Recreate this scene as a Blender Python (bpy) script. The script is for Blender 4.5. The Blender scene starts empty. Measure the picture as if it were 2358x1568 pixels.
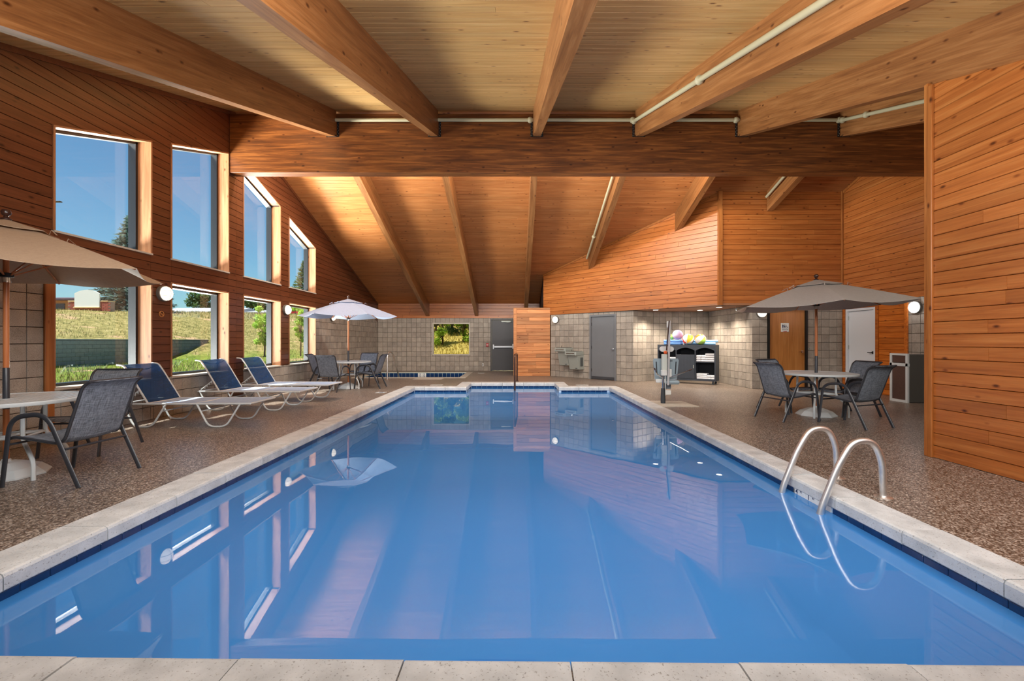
import bpy, bmesh, math, random
from mathutils import Vector, Matrix, Euler
random.seed(7)
SC = bpy.context.scene
COL = SC.collection
PI = math.pi

# ------------------------------------------------------------------ camera
# image frame 2358 x 1568; focal length 1000 px; vanishing point at (1187, 786)
cam_d = bpy.data.cameras.new('camera')
cam = bpy.data.objects.new('camera', cam_d); COL.objects.link(cam)
cam.location = (0, 0, 1.25); cam.rotation_euler = (PI/2, 0, 0)
cam_d.sensor_width = 36.0; cam_d.sensor_fit = 'HORIZONTAL'
cam_d.lens = 36.0*1000/2358
cam_d.shift_x = (1179-1187)/2358.0; cam_d.shift_y = (786-784)/2358.0
cam_d.clip_end = 600
SC.camera = cam

# ------------------------------------------------------------------ world, sun, lights, exposure
w = bpy.data.worlds.new('world'); SC.world = w; w.use_nodes = True
nt = w.node_tree; nt.nodes.clear()
wo = nt.nodes.new('ShaderNodeOutputWorld'); bg = nt.nodes.new('ShaderNodeBackground')
sky = nt.nodes.new('ShaderNodeTexSky'); sky.sky_type = 'NISHITA'
SUN_DIR = Vector((1.0, 0.62, -3.3)).normalized()      # the way the sunlight travels
sky.sun_disc = False
sky.sun_elevation = math.asin(-SUN_DIR.z)
sky.sun_rotation = math.atan2(-SUN_DIR.x, -SUN_DIR.y)
sky.air_density = 1.0; sky.dust_density = 0.5; sky.ozone_density = 2.5
bg.inputs['Strength'].default_value = 0.115
tint = nt.nodes.new('ShaderNodeMix'); tint.data_type = 'RGBA'; tint.blend_type = 'MULTIPLY'; tint.inputs[0].default_value = 1.0
tint.inputs[7].default_value = (0.70, 0.98, 1.02, 1.0)
nt.links.new(sky.outputs[0], tint.inputs[6]); nt.links.new(tint.outputs[2], bg.inputs['Color']); nt.links.new(bg.outputs[0], wo.inputs['Surface'])

def lamp(name, kind, loc, power, color=(1,1,1), rot=(0,0,0), **kw):
    d = bpy.data.lights.new(name, kind); d.energy = power; d.color = color
    for k, v in kw.items(): setattr(d, k, v)
    o = bpy.data.objects.new(name, d); COL.objects.link(o); o.location = loc; o.rotation_euler = rot
    return o
def aim(o, target):
    o.rotation_euler = (Vector(target)-o.location).to_track_quat('-Z', 'Y').to_euler()

sun = lamp('sun', 'SUN', (-30, -20, 60), 9.0, (1.0, 0.95, 0.86), angle=0.009)
sun.rotation_euler = SUN_DIR.to_track_quat('-Z', 'Y').to_euler()
# added area lights brightening the hall, unseen above the near bay
for i, (x, pw) in enumerate(((-2.7, 60), (-0.6, 100), (1.5, 105), (3.4, 60))):
    a = lamp('near_bay_fill', 'AREA', (x, 1.4, 2.9), pw, (1.0, 0.98, 0.96), shape='RECTANGLE', size=1.5, size_y=1.2)
    aim(a, (x*0.9, 9.0, 1.6))
# added fill for the far half, hidden behind the ridge beam
for i, x in enumerate((-4.6, -2.5, -0.5, 1.6, 3.7)):
    a = lamp('behind_beam_fill', 'AREA', (x, 9.2, 5.3), 90, (1.0, 0.92, 0.82), shape='RECTANGLE', size=1.6, size_y=0.25)
    aim(a, (x, 15.5, 1.0))
# added unseen area light outside the windows, boosting light thrown up from the ground
a = lamp('outside_up_fill', 'AREA', (-10.6, 8.5, 0.02), 16500, (1.0, 0.97, 0.92), (PI, 0, 0), shape='RECTANGLE', size=3.8, size_y=14.0)
# added fill for the right passage, unseen behind the panelled wall end
a = lamp('passage_fill', 'AREA', (6.6, 3.5, 3.4), 45, (1.0, 0.9, 0.78), shape='RECTANGLE', size=1.6, size_y=1.2)
aim(a, (6.6, 11.0, 2.0))

SC.view_settings.view_transform = 'Standard'; SC.view_settings.look = 'None'
SC.view_settings.exposure = 0.3; SC.view_settings.gamma = 1.0; SC.view_settings.use_curve_mapping = False

# ------------------------------------------------------------------ materials
MATS = {}
class NB:
    def __init__(s, name):
        s.m = bpy.data.materials.new(name); s.m.use_nodes = True
        s.t = s.m.node_tree; s.b = s.t.nodes['Principled BSDF']; s.o = s.t.nodes['Material Output']
        MATS[name] = s.m
    def n(s, typ, **kw):
        nd = s.t.nodes.new(typ)
        for k, v in kw.items(): setattr(nd, k, v)
        return nd
    def l(s, a, b): s.t.links.new(a, b)
    def ramp(s, fac, stops):
        r = s.n('ShaderNodeValToRGB'); e = r.color_ramp.elements
        while len(e) < len(stops): e.new(0.5)
        for i, (p, c) in enumerate(stops):
            e[i].position = p; e[i].color = (*c, 1) if len(c) == 3 else c
        s.l(fac, r.inputs[0]); return r.outputs[0]
    def mathn(s, op, a, b=None):
        m = s.n('ShaderNodeMath', operation=op)
        for i, v in enumerate((a, b)):
            if v is None: continue
            if isinstance(v, (int, float)): m.inputs[i].default_value = v
            else: s.l(v, m.inputs[i])
        return m.outputs[0]
    def mix(s, fac, a, b, typ='MIX'):
        m = s.n('ShaderNodeMix', data_type='RGBA', blend_type=typ)
        for sock, v in ((0, fac), (6, a), (7, b)):
            if isinstance(v, (int, float)): m.inputs[sock].default_value = v
            elif isinstance(v, tuple): m.inputs[sock].default_value = (*v, 1)
            else: s.l(v, m.inputs[sock])
        return m.outputs[2]
    def coords(s, scale=(1,1,1), rnd=0.0):
        tc = s.n('ShaderNodeTexCoord'); mp = s.n('ShaderNodeMapping'); mp.inputs['Scale'].default_value = scale
        s.l(tc.outputs['Object'], mp.inputs['Vector'])
        if rnd:
            oi = s.n('ShaderNodeObjectInfo'); cx = s.n('ShaderNodeCombineXYZ')
            for i, k in enumerate((rnd, rnd*1.7, rnd*0.6)): s.l(s.mathn('MULTIPLY', oi.outputs['Random'], k), cx.inputs[i])
            s.l(cx.outputs[0], mp.inputs['Location'])
        return mp.outputs[0]
    def noise(s, vec, scale, detail=4, rough=0.55, dist=0.0):
        nn = s.n('ShaderNodeTexNoise'); nn.inputs['Scale'].default_value = scale; nn.inputs['Detail'].default_value = detail
        nn.inputs['Roughness'].default_value = rough; nn.inputs['Distortion'].default_value = dist
        s.l(vec, nn.inputs['Vector']); return nn.outputs['Fac']
    def bump(s, h, strength=0.3, dist=0.01):
        b = s.n('ShaderNodeBump'); b.inputs['Strength'].default_value = strength; b.inputs['Distance'].default_value = dist
        s.l(h, b.inputs['Height']); s.l(b.outputs[0], s.b.inputs['Normal'])
    def set(s, **kw):
        for k, v in kw.items():
            k = k.replace('_', ' ')
            if isinstance(v, tuple) and len(v) == 3: v = (*v, 1)
            s.b.inputs[k].default_value = v

def srgb(r, g, b):
    f = lambda c: (c/255/12.92) if c/255 <= 0.04045 else ((c/255+0.055)/1.055)**2.4
    return (f(r), f(g), f(b))

def wood(name, dark, mid, light, rough=0.4, knots=True, vary=0.35, along='X', spec=0.4, rings=False):
    """boards with the grain along the local X axis, knots, and a tone of their own for each board"""
    k = NB(name)
    sc = (0.55, 9, 9) if along == 'X' else ((9, 0.55, 9) if along == 'Y' else (9, 9, 0.55))
    v = k.coords(sc, rnd=37.0)
    g = k.noise(v, 2.2, 6, 0.62, 0.6)
    base = k.ramp(g, [(0.25, dark), (0.5, mid), (0.78, light)])
    sc2 = (0.5, 40, 40) if along == 'X' else ((40, 0.5, 40) if along == 'Y' else (40, 40, 0.5))
    fine = k.noise(k.coords(sc2, rnd=11.0), 2.0, 3)
    base = k.mix(0.35, base, k.ramp(fine, [(0.3, (0.45,)*3), (0.7, (1.0,)*3)]), 'MULTIPLY')
    if knots:
        sck = (2.6, 5.2, 5.2) if along == 'X' else ((5.2, 2.6, 5.2) if along == 'Y' else (5.2, 5.2, 2.6))
        vo = k.n('ShaderNodeTexVoronoi'); vo.inputs['Scale'].default_value = 1.35
        k.l(k.coords(sck, rnd=23.0), vo.inputs['Vector'])
        kn = k.ramp(vo.outputs['Distance'], [(0.05, (0.14, 0.09, 0.07)), (0.085, (0.5, 0.38, 0.32)), (0.15, (1, 1, 1))])
        base = k.mix(0.9, base, kn, 'MULTIPLY')
    oi = k.n('ShaderNodeObjectInfo')
    tone = k.ramp(oi.outputs['Random'], [(0.0, (1-vary,)*3), (0.5, (1.0, 0.97, 0.94)), (1.0, (1+vary*0.5, 1+vary*0.45, 1+vary*0.4))])
    base = k.mix(1.0, base, tone, 'MULTIPLY')
    k.l(base, k.b.inputs['Base Color'])
    k.set(Roughness=rough); k.b.inputs['Specular IOR Level'].default_value = spec
    k.bump(fine, 0.12, 0.004)
    return k.m

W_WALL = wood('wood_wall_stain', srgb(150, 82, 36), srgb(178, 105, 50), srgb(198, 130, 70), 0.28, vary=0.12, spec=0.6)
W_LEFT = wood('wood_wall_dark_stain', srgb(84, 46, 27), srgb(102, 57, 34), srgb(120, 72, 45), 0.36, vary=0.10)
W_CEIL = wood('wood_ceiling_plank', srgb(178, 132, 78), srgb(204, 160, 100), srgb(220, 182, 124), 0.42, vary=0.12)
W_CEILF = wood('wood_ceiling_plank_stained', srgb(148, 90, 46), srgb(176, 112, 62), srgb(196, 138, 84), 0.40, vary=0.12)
W_BEAM = wood('wood_beam_glulam', srgb(118, 72, 38), srgb(150, 98, 54), srgb(178, 126, 78), 0.42, vary=0.12)
W_RIDGE = wood('wood_ridge_beam', srgb(58, 30, 12), srgb(108, 60, 24), srgb(164, 102, 48), 0.45, vary=0.0)
W_STUB = wood('wood_cedar_light', srgb(168, 98, 52), srgb(206, 138, 84), srgb(226, 166, 112), 0.5)
W_CEDAR = wood('wood_cedar_orange', srgb(150, 74, 18), srgb(196, 106, 32), srgb(222, 138, 58), 0.4)
W_REVEAL = wood('wood_window_reveal', srgb(140, 92, 60), srgb(168, 118, 82), srgb(188, 142, 104), 0.5, vary=0.12, along='Z')
W_REVEALH = wood('wood_window_reveal_head', srgb(140, 92, 60), srgb(168, 118, 82), srgb(188, 142, 104), 0.5, vary=0.12, along='Y')
W_TRIM = wood('wood_trim', srgb(134, 76, 32), srgb(166, 100, 46), srgb(188, 124, 66), 0.4, vary=0.15, along='Z')
W_TRIMH = wood('wood_trim_long', srgb(134, 76, 32), srgb(166, 100, 46), srgb(188, 124, 66), 0.4, vary=0.15)
W_POLE = wood('wood_umbrella_pole', srgb(168, 92, 50), srgb(196, 118, 70), srgb(214, 142, 92), 0.35, knots=False, vary=0.05, along='Z')
W_DOOR = wood('wood_door_veneer', srgb(164, 106, 52), srgb(186, 126, 68), srgb(200, 142, 82), 0.3, knots=False, vary=0.05, along='Z')
W_BACK = wood('wood_backing_dark', srgb(36, 18, 10), srgb(44, 22, 12), srgb(52, 28, 16), 0.8, knots=False, vary=0)

def plain(name, col, rough=0.5, metal=0.0, spec=0.5, noise=0.0, nscale=20, bump=0.0, **kw):
    k = NB(name); k.set(Roughness=rough, Metallic=metal); k.b.inputs['Specular IOR Level'].default_value = spec
    if noise or bump:
        f = k.noise(k.coords((1,1,1), rnd=5.0), nscale, 5, 0.6)
        a = tuple(c*(1-noise) for c in col); b = tuple(min(1, c*(1+noise)) for c in col)
        k.l(k.ramp(f, [(0.3, a), (0.7, b)]), k.b.inputs['Base Color'])
        if bump: k.bump(f, bump, 0.003)
    else: k.set(**{'Base Color': col}) if False else k.b.inputs['Base Color'].__setattr__('default_value', (*col, 1))
    for q, v in kw.items(): k.b.inputs[q.replace('_', ' ')].default_value = v
    return k.m

def block_mat():
    k = NB('concrete_block')
    v = k.coords((1,1,1), rnd=51.0)
    big = k.noise(v, 3.5, 3); sp = k.noise(v, 130, 2, 0.7)
    c = k.ramp(big, [(0.3, srgb(150, 141, 131)), (0.7, srgb(174, 165, 155))])
    c = k.mix(0.55, c, k.ramp(sp, [(0.36, (0.35, 0.33, 0.3)), (0.5, (1, 1, 1)), (0.68, (1.25, 1.25, 1.22))]), 'MULTIPLY')
    oi = k.n('ShaderNodeObjectInfo')
    c = k.mix(1.0, c, k.ramp(oi.outputs['Random'], [(0, (0.86, 0.86, 0.86)), (1, (1.1, 1.09, 1.07))]), 'MULTIPLY')
    k.l(c, k.b.inputs['Base Color']); k.set(Roughness=0.75); k.bump(sp, 0.45, 0.004); return k.m
BLOCK = block_mat()
MORTAR = plain('mortar', srgb(78, 74, 66), 0.9, noise=0.12, nscale=60)

def deck_mat():
    k = NB('pebble_deck')
    v = k.coords()
    vo = k.n('ShaderNodeTexVoronoi'); vo.inputs['Scale'].default_value = 95; k.l(v, vo.inputs['Vector'])
    c = k.ramp(vo.outputs['Color'], [(0.1, srgb(64, 54, 46)), (0.4, srgb(110, 96, 84)), (0.65, srgb(150, 138, 126)), (0.9, srgb(200, 190, 178))])
    big = k.noise(v, 0.8, 4)
    c = k.mix(1.0, c, k.ramp(big, [(0.3, (0.98, 0.96, 0.95)), (0.7, (1.3, 1.28, 1.28))]), 'MULTIPLY')
    gr = k.ramp(vo.outputs['Distance'], [(0.3, (1, 1, 1)), (0.75, (0.35, 0.3, 0.28))])
    c = k.mix(0.7, c, gr, 'MULTIPLY')
    k.l(c, k.b.inputs['Base Color']); k.set(Roughness=0.36); k.b.inputs['Specular IOR Level'].default_value = 0.7
    k.bump(vo.outputs['Distance'], -0.7, 0.004); return k.m
DECK = deck_mat()

def stone_mat():
    k = NB('coping_stone')
    v = k.coords(rnd=9.0)
    big = k.noise(v, 6, 4); sp = k.noise(v, 90, 3, 0.6)
    c = k.ramp(big, [(0.3, srgb(180, 184, 186)), (0.7, srgb(212, 216, 218))])
    c = k.mix(0.8, c, k.ramp(sp, [(0.3, (0.35, 0.32, 0.3)), (0.4, (1, 1, 1))]), 'MULTIPLY')
    k.l(c, k.b.inputs['Base Color']); k.set(Roughness=0.55); k.bump(sp, 0.35, 0.004); return k.m
STONE = stone_mat()
CONC = plain('pale_concrete', srgb(186, 180, 168), 0.6, noise=0.1, nscale=25, bump=0.1)
TILE = plain('navy_glazed_tile', srgb(20, 48, 92), 0.08, spec=0.7, noise=0.25, nscale=8)
TILE_W = plain('white_glazed_tile', srgb(222, 226, 226), 0.15, spec=0.6)
INK = plain('navy_print', srgb(18, 40, 80), 0.5)
PLASTER = plain('pool_plaster', srgb(190, 214, 236), 0.8, noise=0.02, nscale=4)

def water_mat(name, tint, body, turbid, refl=1.5):
    k = NB(name); k.t.nodes.remove(k.b)
    tr = k.n('ShaderNodeBsdfTransparent'); tr.inputs[0].default_value = (*tint, 1)
    gl = k.n('ShaderNodeBsdfGlossy'); gl.inputs['Roughness'].default_value = 0.0
    fr = k.n('ShaderNodeFresnel'); fr.inputs['IOR'].default_value = refl
    v = k.coords(); h = k.noise(v, 1.1, 2)
    b = k.n('ShaderNodeBump'); b.inputs['Strength'].default_value = 0.012; b.inputs['Distance'].default_value = 0.1
    k.l(h, b.inputs['Height']); k.l(b.outputs[0], gl.inputs['Normal'])
    df = k.n('ShaderNodeBsdfDiffuse'); df.inputs[0].default_value = (*body, 1)
    bd = k.n('ShaderNodeMixShader'); bd.inputs[0].default_value = turbid; k.l(tr.outputs[0], bd.inputs[1]); k.l(df.outputs[0], bd.inputs[2])
    mx = k.n('ShaderNodeMixShader'); k.l(fr.outputs[0], mx.inputs[0]); k.l(bd.outputs[0], mx.inputs[1]); k.l(gl.outputs[0], mx.inputs[2])
    k.l(mx.outputs[0], k.o.inputs['Surface']); return k.m
WATER = water_mat('pool_water', (0.44, 0.74, 0.99), (0.08, 0.38, 0.98), 0.5, 1.7)
SPA_WATER = water_mat('spa_water', (0.50, 0.66, 0.66), (0.3, 0.45, 0.45), 0.2)

def glass_mat(name, tint=(0.93, 0.96, 0.97), ior=1.45):
    k = NB(name); k.t.nodes.remove(k.b)
    tr = k.n('ShaderNodeBsdfTransparent'); tr.inputs[0].default_value = (*tint, 1)
    gl = k.n('ShaderNodeBsdfGlossy'); gl.inputs['Roughness'].default_value = 0.0
    fr = k.n('ShaderNodeFresnel'); fr.inputs['IOR'].default_value = ior
    mx = k.n('ShaderNodeMixShader'); k.l(k.mathn('MULTIPLY', fr.outputs[0], 0.10), mx.inputs[0]); k.l(tr.outputs[0], mx.inputs[1]); k.l(gl.outputs[0], mx.inputs[2])
    k.l(mx.outputs[0], k.o.inputs['Surface']); return k.m
GLASS = glass_mat('window_glass')
GLASS_Y = glass_mat('tinted_window_glass', (0.62, 0.61, 0.48))

BLACK = plain('black_aluminium', srgb(26, 27, 30), 0.35, spec=0.5)
STEELBLK = plain('black_steel', srgb(14, 14, 15), 0.5)
FRAME_W = plain('white_powder_coat', srgb(206, 212, 214), 0.32, spec=0.5)
FRAME_D = plain('charcoal_powder_coat', srgb(52, 54, 60), 0.35, spec=0.5)
CHROME = plain('stainless_steel', (0.80, 0.79, 0.77), 0.42, metal=1.0, noise=0.06, nscale=14)
CHROME2 = plain('chrome', (0.75, 0.75, 0.75), 0.08, metal=1.0)
BRONZE = plain('bronze_coated_rail', srgb(74, 52, 46), 0.3, metal=0.4)
PIPE = plain('cream_painted_pipe', srgb(180, 170, 138), 0.5)
DOOR_G = plain('grey_painted_door', srgb(112, 114, 118), 0.4, noise=0.04, nscale=3)
DOOR_D = plain('charcoal_painted_door', srgb(64, 64, 68), 0.4, noise=0.05, nscale=3)
DOOR_W = plain('white_painted_door', srgb(216, 220, 226), 0.35)
WHITE = plain('white_plastic', srgb(226, 228, 226), 0.4)
GREY_P = plain('pale_grey_plastic', srgb(150, 168, 178), 0.4)
DARKG = plain('dark_grey_rubber', srgb(48, 54, 60), 0.6)
STEELG = plain('brushed_grey_panel', srgb(168, 174, 168), 0.4, metal=0.3)
RED = plain('red_plastic', srgb(178, 28, 38), 0.35)
ORANGE = plain('orange_plastic', srgb(226, 98, 44), 0.4)
SOFFIT = plain('brown_soffit', srgb(150, 104, 74), 0.6, noise=0.06, nscale=6)
FINIAL = plain('dark_brown_lacquer', srgb(58, 34, 26), 0.25)
TRASH_B = plain('trash_brown_panel', srgb(82, 58, 50), 0.6, noise=0.2, nscale=60, bump=0.2)
TRASH_G = plain('trash_grey_side', srgb(84, 82, 78), 0.7, noise=0.15, nscale=120)
TOWEL = plain('white_terry', srgb(226, 226, 230), 0.95, noise=0.05, nscale=90, bump=0.5)

def fabric(name, col, trans=0.25, weave=260, contrast=0.25, alpha=1.0):
    k = NB(name)
    v = k.coords()
    w1 = k.noise(k.coords((weave, 14, 14)), 1.0, 2); w2 = k.noise(k.coords((14, weave, weave)), 1.0, 2)
    f = k.mathn('MULTIPLY', k.mathn('ADD', w1, w2), 0.5)
    a = tuple(c*(1-contrast) for c in col); b = tuple(min(1, c*(1+contrast)) for c in col)
    c = k.ramp(f, [(0.38, a), (0.62, b)])
    k.l(c, k.b.inputs['Base Color']); k.set(Roughness=0.8); k.b.inputs['Specular IOR Level'].default_value = 0.2
    tl = k.n('ShaderNodeBsdfTranslucent'); k.l(c, tl.inputs[0])
    mx = k.n('ShaderNodeMixShader'); mx.inputs[0].default_value = trans
    k.l(k.b.outputs[0], mx.inputs[1]); k.l(tl.outputs[0], mx.inputs[2]); out = mx.outputs[0]
    if alpha < 1:
        tp = k.n('ShaderNodeBsdfTransparent'); m2 = k.n('ShaderNodeMixShader'); m2.inputs[0].default_value = alpha
        k.l(tp.outputs[0], m2.inputs[1]); k.l(out, m2.inputs[2]); out = m2.outputs[0]
    k.l(out, k.o.inputs['Surface']); return k.m
SLING = fabric('grey_sling_mesh', srgb(130, 138, 150), 0.15, 160, 0.45)
SLING_B = fabric('blue_sling_mesh', srgb(32, 70, 116), 0.15, 160, 0.25, 0.74)
SLING_S = fabric('pale_blue_sling_mesh', srgb(172, 196, 228), 0.1, 160, 0.15)
CANVAS_A = fabric('tan_canvas', srgb(188, 164, 140), 0.35, 120, 0.06)
CANVAS_B = fabric('pale_grey_canvas', srgb(176, 186, 206), 0.35, 120, 0.06)
CANVAS_C = fabric('taupe_grey_canvas', srgb(204, 199, 195), 0.35, 120, 0.06)

def glow(name, col, strength):
    k = NB(name); k.b.inputs['Base Color'].default_value = (*col, 1)
    k.b.inputs['Emission Color'].default_value = (*col, 1); k.b.inputs['Emission Strength'].default_value = strength; return k.m
GLOBE = glow('lit_globe', (1.0, 0.90, 0.72), 1.5)
GLOBE_W = glow('lit_globe_cool', (0.92, 0.96, 1.0), 12.0)
DOWN = glow('lit_downlight', (1.0, 0.9, 0.76), 9.0)

# ------------------------------------------------------------------ mesh helpers
def tag(o, label=None, cat=None, group=None, kind=None):
    if label: o['label'] = label
    if cat: o['category'] = cat
    if group: o['group'] = group
    if kind: o['kind'] = kind
    return o
def empty(name, loc=(0,0,0), rz=0.0):
    o = bpy.data.objects.new(name, None); COL.objects.link(o); o.location = loc; o.rotation_euler = (0, 0, rz)
    o.empty_display_size = 0.1; return o
def thing(name, label, cat, loc=(0,0,0), rz=0.0, group=None):
    return tag(empty(name, loc, rz), label, cat, group)
def link(name, me, parent=None, mat=None):
    if mat is not None and not me.materials: me.materials.append(mat)
    o = bpy.data.objects.new(name, me); COL.objects.link(o)
    if parent: o.parent = parent
    return o

class MB:
    def __init__(s): s.v = []; s.f = []; s.sm = []; s.mi = []; s.mat_i = 0
    def add(s, vs, fs, smooth=False):
        b = len(s.v); s.v += [tuple(v) for v in vs]
        for f in fs: s.f.append(tuple(b+i for i in f)); s.sm.append(smooth); s.mi.append(s.mat_i)
        return s
    def box(s, c, size, rot=None, bev=0.0):
        hx, hy, hz = size[0]/2, size[1]/2, size[2]/2
        if bev <= 0:
            vs = [Vector((x, y, z)) for x in (-hx, hx) for y in (-hy, hy) for z in (-hz, hz)]
            fs = [(0,1,3,2), (4,6,7,5), (0,4,5,1), (2,3,7,6), (0,2,6,4), (1,5,7,3)]
        else:
            b = min(bev, hx*0.9, hy*0.9, hz*0.9); vs = []; idx = {}
            for sx in (-1, 1):
                for sy in (-1, 1):
                    for sz in (-1, 1):
                        for ax in range(3):
                            p = [sx*(hx-b), sy*(hy-b), sz*(hz-b)]; p[ax] = (sx*hx, sy*hy, sz*hz)[ax]
                            idx[(sx, sy, sz, ax)] = len(vs); vs.append(Vector(p))
            fs = []
            for ax in range(3):
                o1, o2 = [a for a in range(3) if a != ax]
                for sg in (-1, 1):
                    q = []
                    for a, c2 in ((-1,-1), (1,-1), (1,1), (-1,1)):
                        k = [0,0,0]; k[ax] = sg; k[o1] = a; k[o2] = c2; q.append(idx[(*k, ax)])
                    fs.append(tuple(q))
            for ax in range(3):
                o1, o2 = [a for a in range(3) if a != ax]
                for a in (-1, 1):
                    for c2 in (-1, 1):
                        k0 = [0,0,0]; k0[o1] = a; k0[o2] = c2; k1 = list(k0); k0[ax] = -1; k1[ax] = 1
                        fs.append((idx[(*k0, o1)], idx[(*k1, o1)], idx[(*k1, o2)], idx[(*k0, o2)]))
            for sx in (-1, 1):
                for sy in (-1, 1):
                    for sz in (-1, 1): fs.append(tuple(idx[(sx, sy, sz, a)] for a in range(3)))
        M = rot.to_matrix() if isinstance(rot, Euler) else (rot or Matrix.Identity(3))
        c = Vector(c); return s.add([c + M @ v for v in vs], fs)
    def rng(s, x0, x1, y0, y1, z0, z1, bev=0.0):
        return s.box(((x0+x1)/2, (y0+y1)/2, (z0+z1)/2), (abs(x1-x0), abs(y1-y0), abs(z1-z0)), None, bev)
    def sweep(s, pts, a, b=None, seg=8, bn=None, caps=True, closed=False, radii=None):
        """tube along pts; bn = fixed binormal for planar flat tubes (a along bn, b in plane)"""
        pts = [Vector(p) for p in pts]; n = len(pts); b = a if b is None else b
        rings = []; up = None
        for i in range(n):
            if closed: t = pts[(i+1) % n]-pts[i-1]
            else: t = pts[min(i+1, n-1)]-pts[max(i-1, 0)]
            t.normalize()
            if bn is not None: B = Vector(bn).normalized(); B = (B - t*B.dot(t)).normalized()
            else:
                if up is None: up = Vector((0,0,1)) if abs(t.z) < 0.9 else Vector((1,0,0))
                B = (up - t*up.dot(t)).normalized(); up = B
            N = t.cross(B)
            k = radii[i] if radii else 1.0
            rings.append([pts[i] + B*(a*k*math.cos(2*PI*j/seg+PI/seg)) + N*(b*k*math.sin(2*PI*j/seg+PI/seg)) for j in range(seg)])
        vs = [p for r in rings for p in r]; fs = []
        m = n if closed else n-1
        for i in range(m):
            i2 = (i+1) % n
            for j in range(seg): fs.append((i*seg+j, i*seg+(j+1) % seg, i2*seg+(j+1) % seg, i2*seg+j))
        s.add(vs, fs, True)
        if caps and not closed:
            s.add(rings[0], [tuple(range(seg))[::-1]]); s.add(rings[-1], [tuple(range(seg))])
        return s
    def lathe(s, prof, c=(0,0,0), seg=24, smooth=True, axis='Z', phase=0.0):
        c = Vector(c); vs = []; fs = []; n = len(prof)
        for j in range(seg):
            an = 2*PI*j/seg+phase
            for r, z in prof:
                p = Vector((r*math.cos(an), r*math.sin(an), z))
                if axis == 'X': p = Vector((p.z, p.x, p.y))
                if axis == 'Y': p = Vector((p.x, p.z, p.y))
                vs.append(c+p)
        for j in range(seg):
            j2 = (j+1) % seg
            for i in range(n-1): fs.append((j*n+i, j2*n+i, j2*n+i+1, j*n+i+1))
        return s.add(vs, fs, smooth)
    def prism(s, poly, d0, d1, fn):
        """convex/concave polygon poly in 2-D, extruded between d0 and d1; fn(u, v, d) -> 3-D"""
        n = len(poly); vs = [fn(u, v, d0) for u, v in poly] + [fn(u, v, d1) for u, v in poly]
        fs = [tuple(range(n))[::-1], tuple(range(n, 2*n))]
        for i in range(n): fs.append((i, (i+1) % n, n+(i+1) % n, n+i))
        return s.add(vs, fs)
    def sphere(s, c, r, seg=16, rings=10, sc=(1,1,1)):
        c = Vector(c); vs = []; fs = []
        for i in range(rings+1):
            th = PI*i/rings
            for j in range(seg):
                ph = 2*PI*j/seg
                vs.append(c+Vector((r*sc[0]*math.sin(th)*math.cos(ph), r*sc[1]*math.sin(th)*math.sin(ph), r*sc[2]*math.cos(th))))
        for i in range(rings):
            for j in range(seg): fs.append((i*seg+j, (i+1)*seg+j, (i+1)*seg+(j+1) % seg, i*seg+(j+1) % seg))
        return s.add(vs, fs, True)
    def mesh(s, name, mats=None, fix=True):
        me = bpy.data.meshes.new(name); me.from_pydata(s.v, [], s.f)
        for i, p in enumerate(me.polygons): p.use_smooth = s.sm[i]; p.material_index = s.mi[i]
        if fix:
            bm = bmesh.new(); bm.from_mesh(me); bmesh.ops.remove_doubles(bm, verts=bm.verts, dist=1e-5)
            bmesh.ops.recalc_face_normals(bm, faces=bm.faces); bm.to_mesh(me); bm.free()
        if any(s.sm): me.set_sharp_from_angle(angle=math.radians(42))
        for m in (mats if isinstance(mats, (list, tuple)) else [mats]):
            if m is not None: me.materials.append(m)
        return me
    def build(s, name, mat, parent=None, label=None, cat=None, group=None, kind=None):
        o = link(name, s.mesh(name, mat), parent); return tag(o, label, cat, group, kind)

def clip(poly, a, b, c):
    """keep a*u + b*v <= c"""
    out = []; n = len(poly)
    for i in range(n):
        p, q = poly[i], poly[(i+1) % n]; dp = a*p[0]+b*p[1]-c; dq = a*q[0]+b*q[1]-c
        if dp <= 0: out.append(p)
        if (dp < 0 < dq) or (dq < 0 < dp):
            t = dp/(dp-dq); out.append((p[0]+(q[0]-p[0])*t, p[1]+(q[1]-p[1])*t))
    return out
def area(poly):
    return abs(sum(poly[i][0]*poly[(i+1) % len(poly)][1]-poly[(i+1) % len(poly)][0]*poly[i][1] for i in range(len(poly))))/2

def board(name, poly, frame, parent, mat, th=0.018, gap=0.0055):
    """one board: convex polygon in the wall plane (u, v); frame = (origin, U, V, N); grain runs along U"""
    if len(poly) < 3 or area(poly) < 0.0008: return None
    O, U, V, N = frame
    cu = sum(p[0] for p in poly)/len(poly); cv = sum(p[1] for p in poly)/len(poly)
    vmin = min(p[1] for p in poly); vmax = max(p[1] for p in poly); vm = (vmin+vmax)/2
    n = len(poly); vs = []
    for d, g in ((0.0, 0.0012), (th*0.5, 0.0016), (th, gap)):
        for u, v in poly:
            gv = g if v > vm else -g
            gu = g*0.35 if u > cu else -g*0.35
            vs.append((u-gu-cu, d, v-gv-cv))
    fs = [tuple(range(n)), tuple(range(2*n, 3*n))[::-1]]
    for k in (0, 1):
        for i in range(n): fs.append((k*n+i, (k+1)*n+i, (k+1)*n+(i+1) % n, k*n+(i+1) % n))
    me = bpy.data.meshes.new(name); me.from_pydata(vs, [], fs); me.materials.append(mat)
    bm = bmesh.new(); bm.from_mesh(me); bmesh.ops.recalc_face_normals(bm, faces=bm.faces); bm.to_mesh(me); bm.free()
    o = link(name, me, parent)
    c = O+U*cu+V*cv
    o.matrix_basis = Matrix(((U.x, N.x, V.x, c.x), (U.y, N.y, V.y, c.y), (U.z, N.z, V.z, c.z), (0,0,0,1)))
    return o

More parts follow.
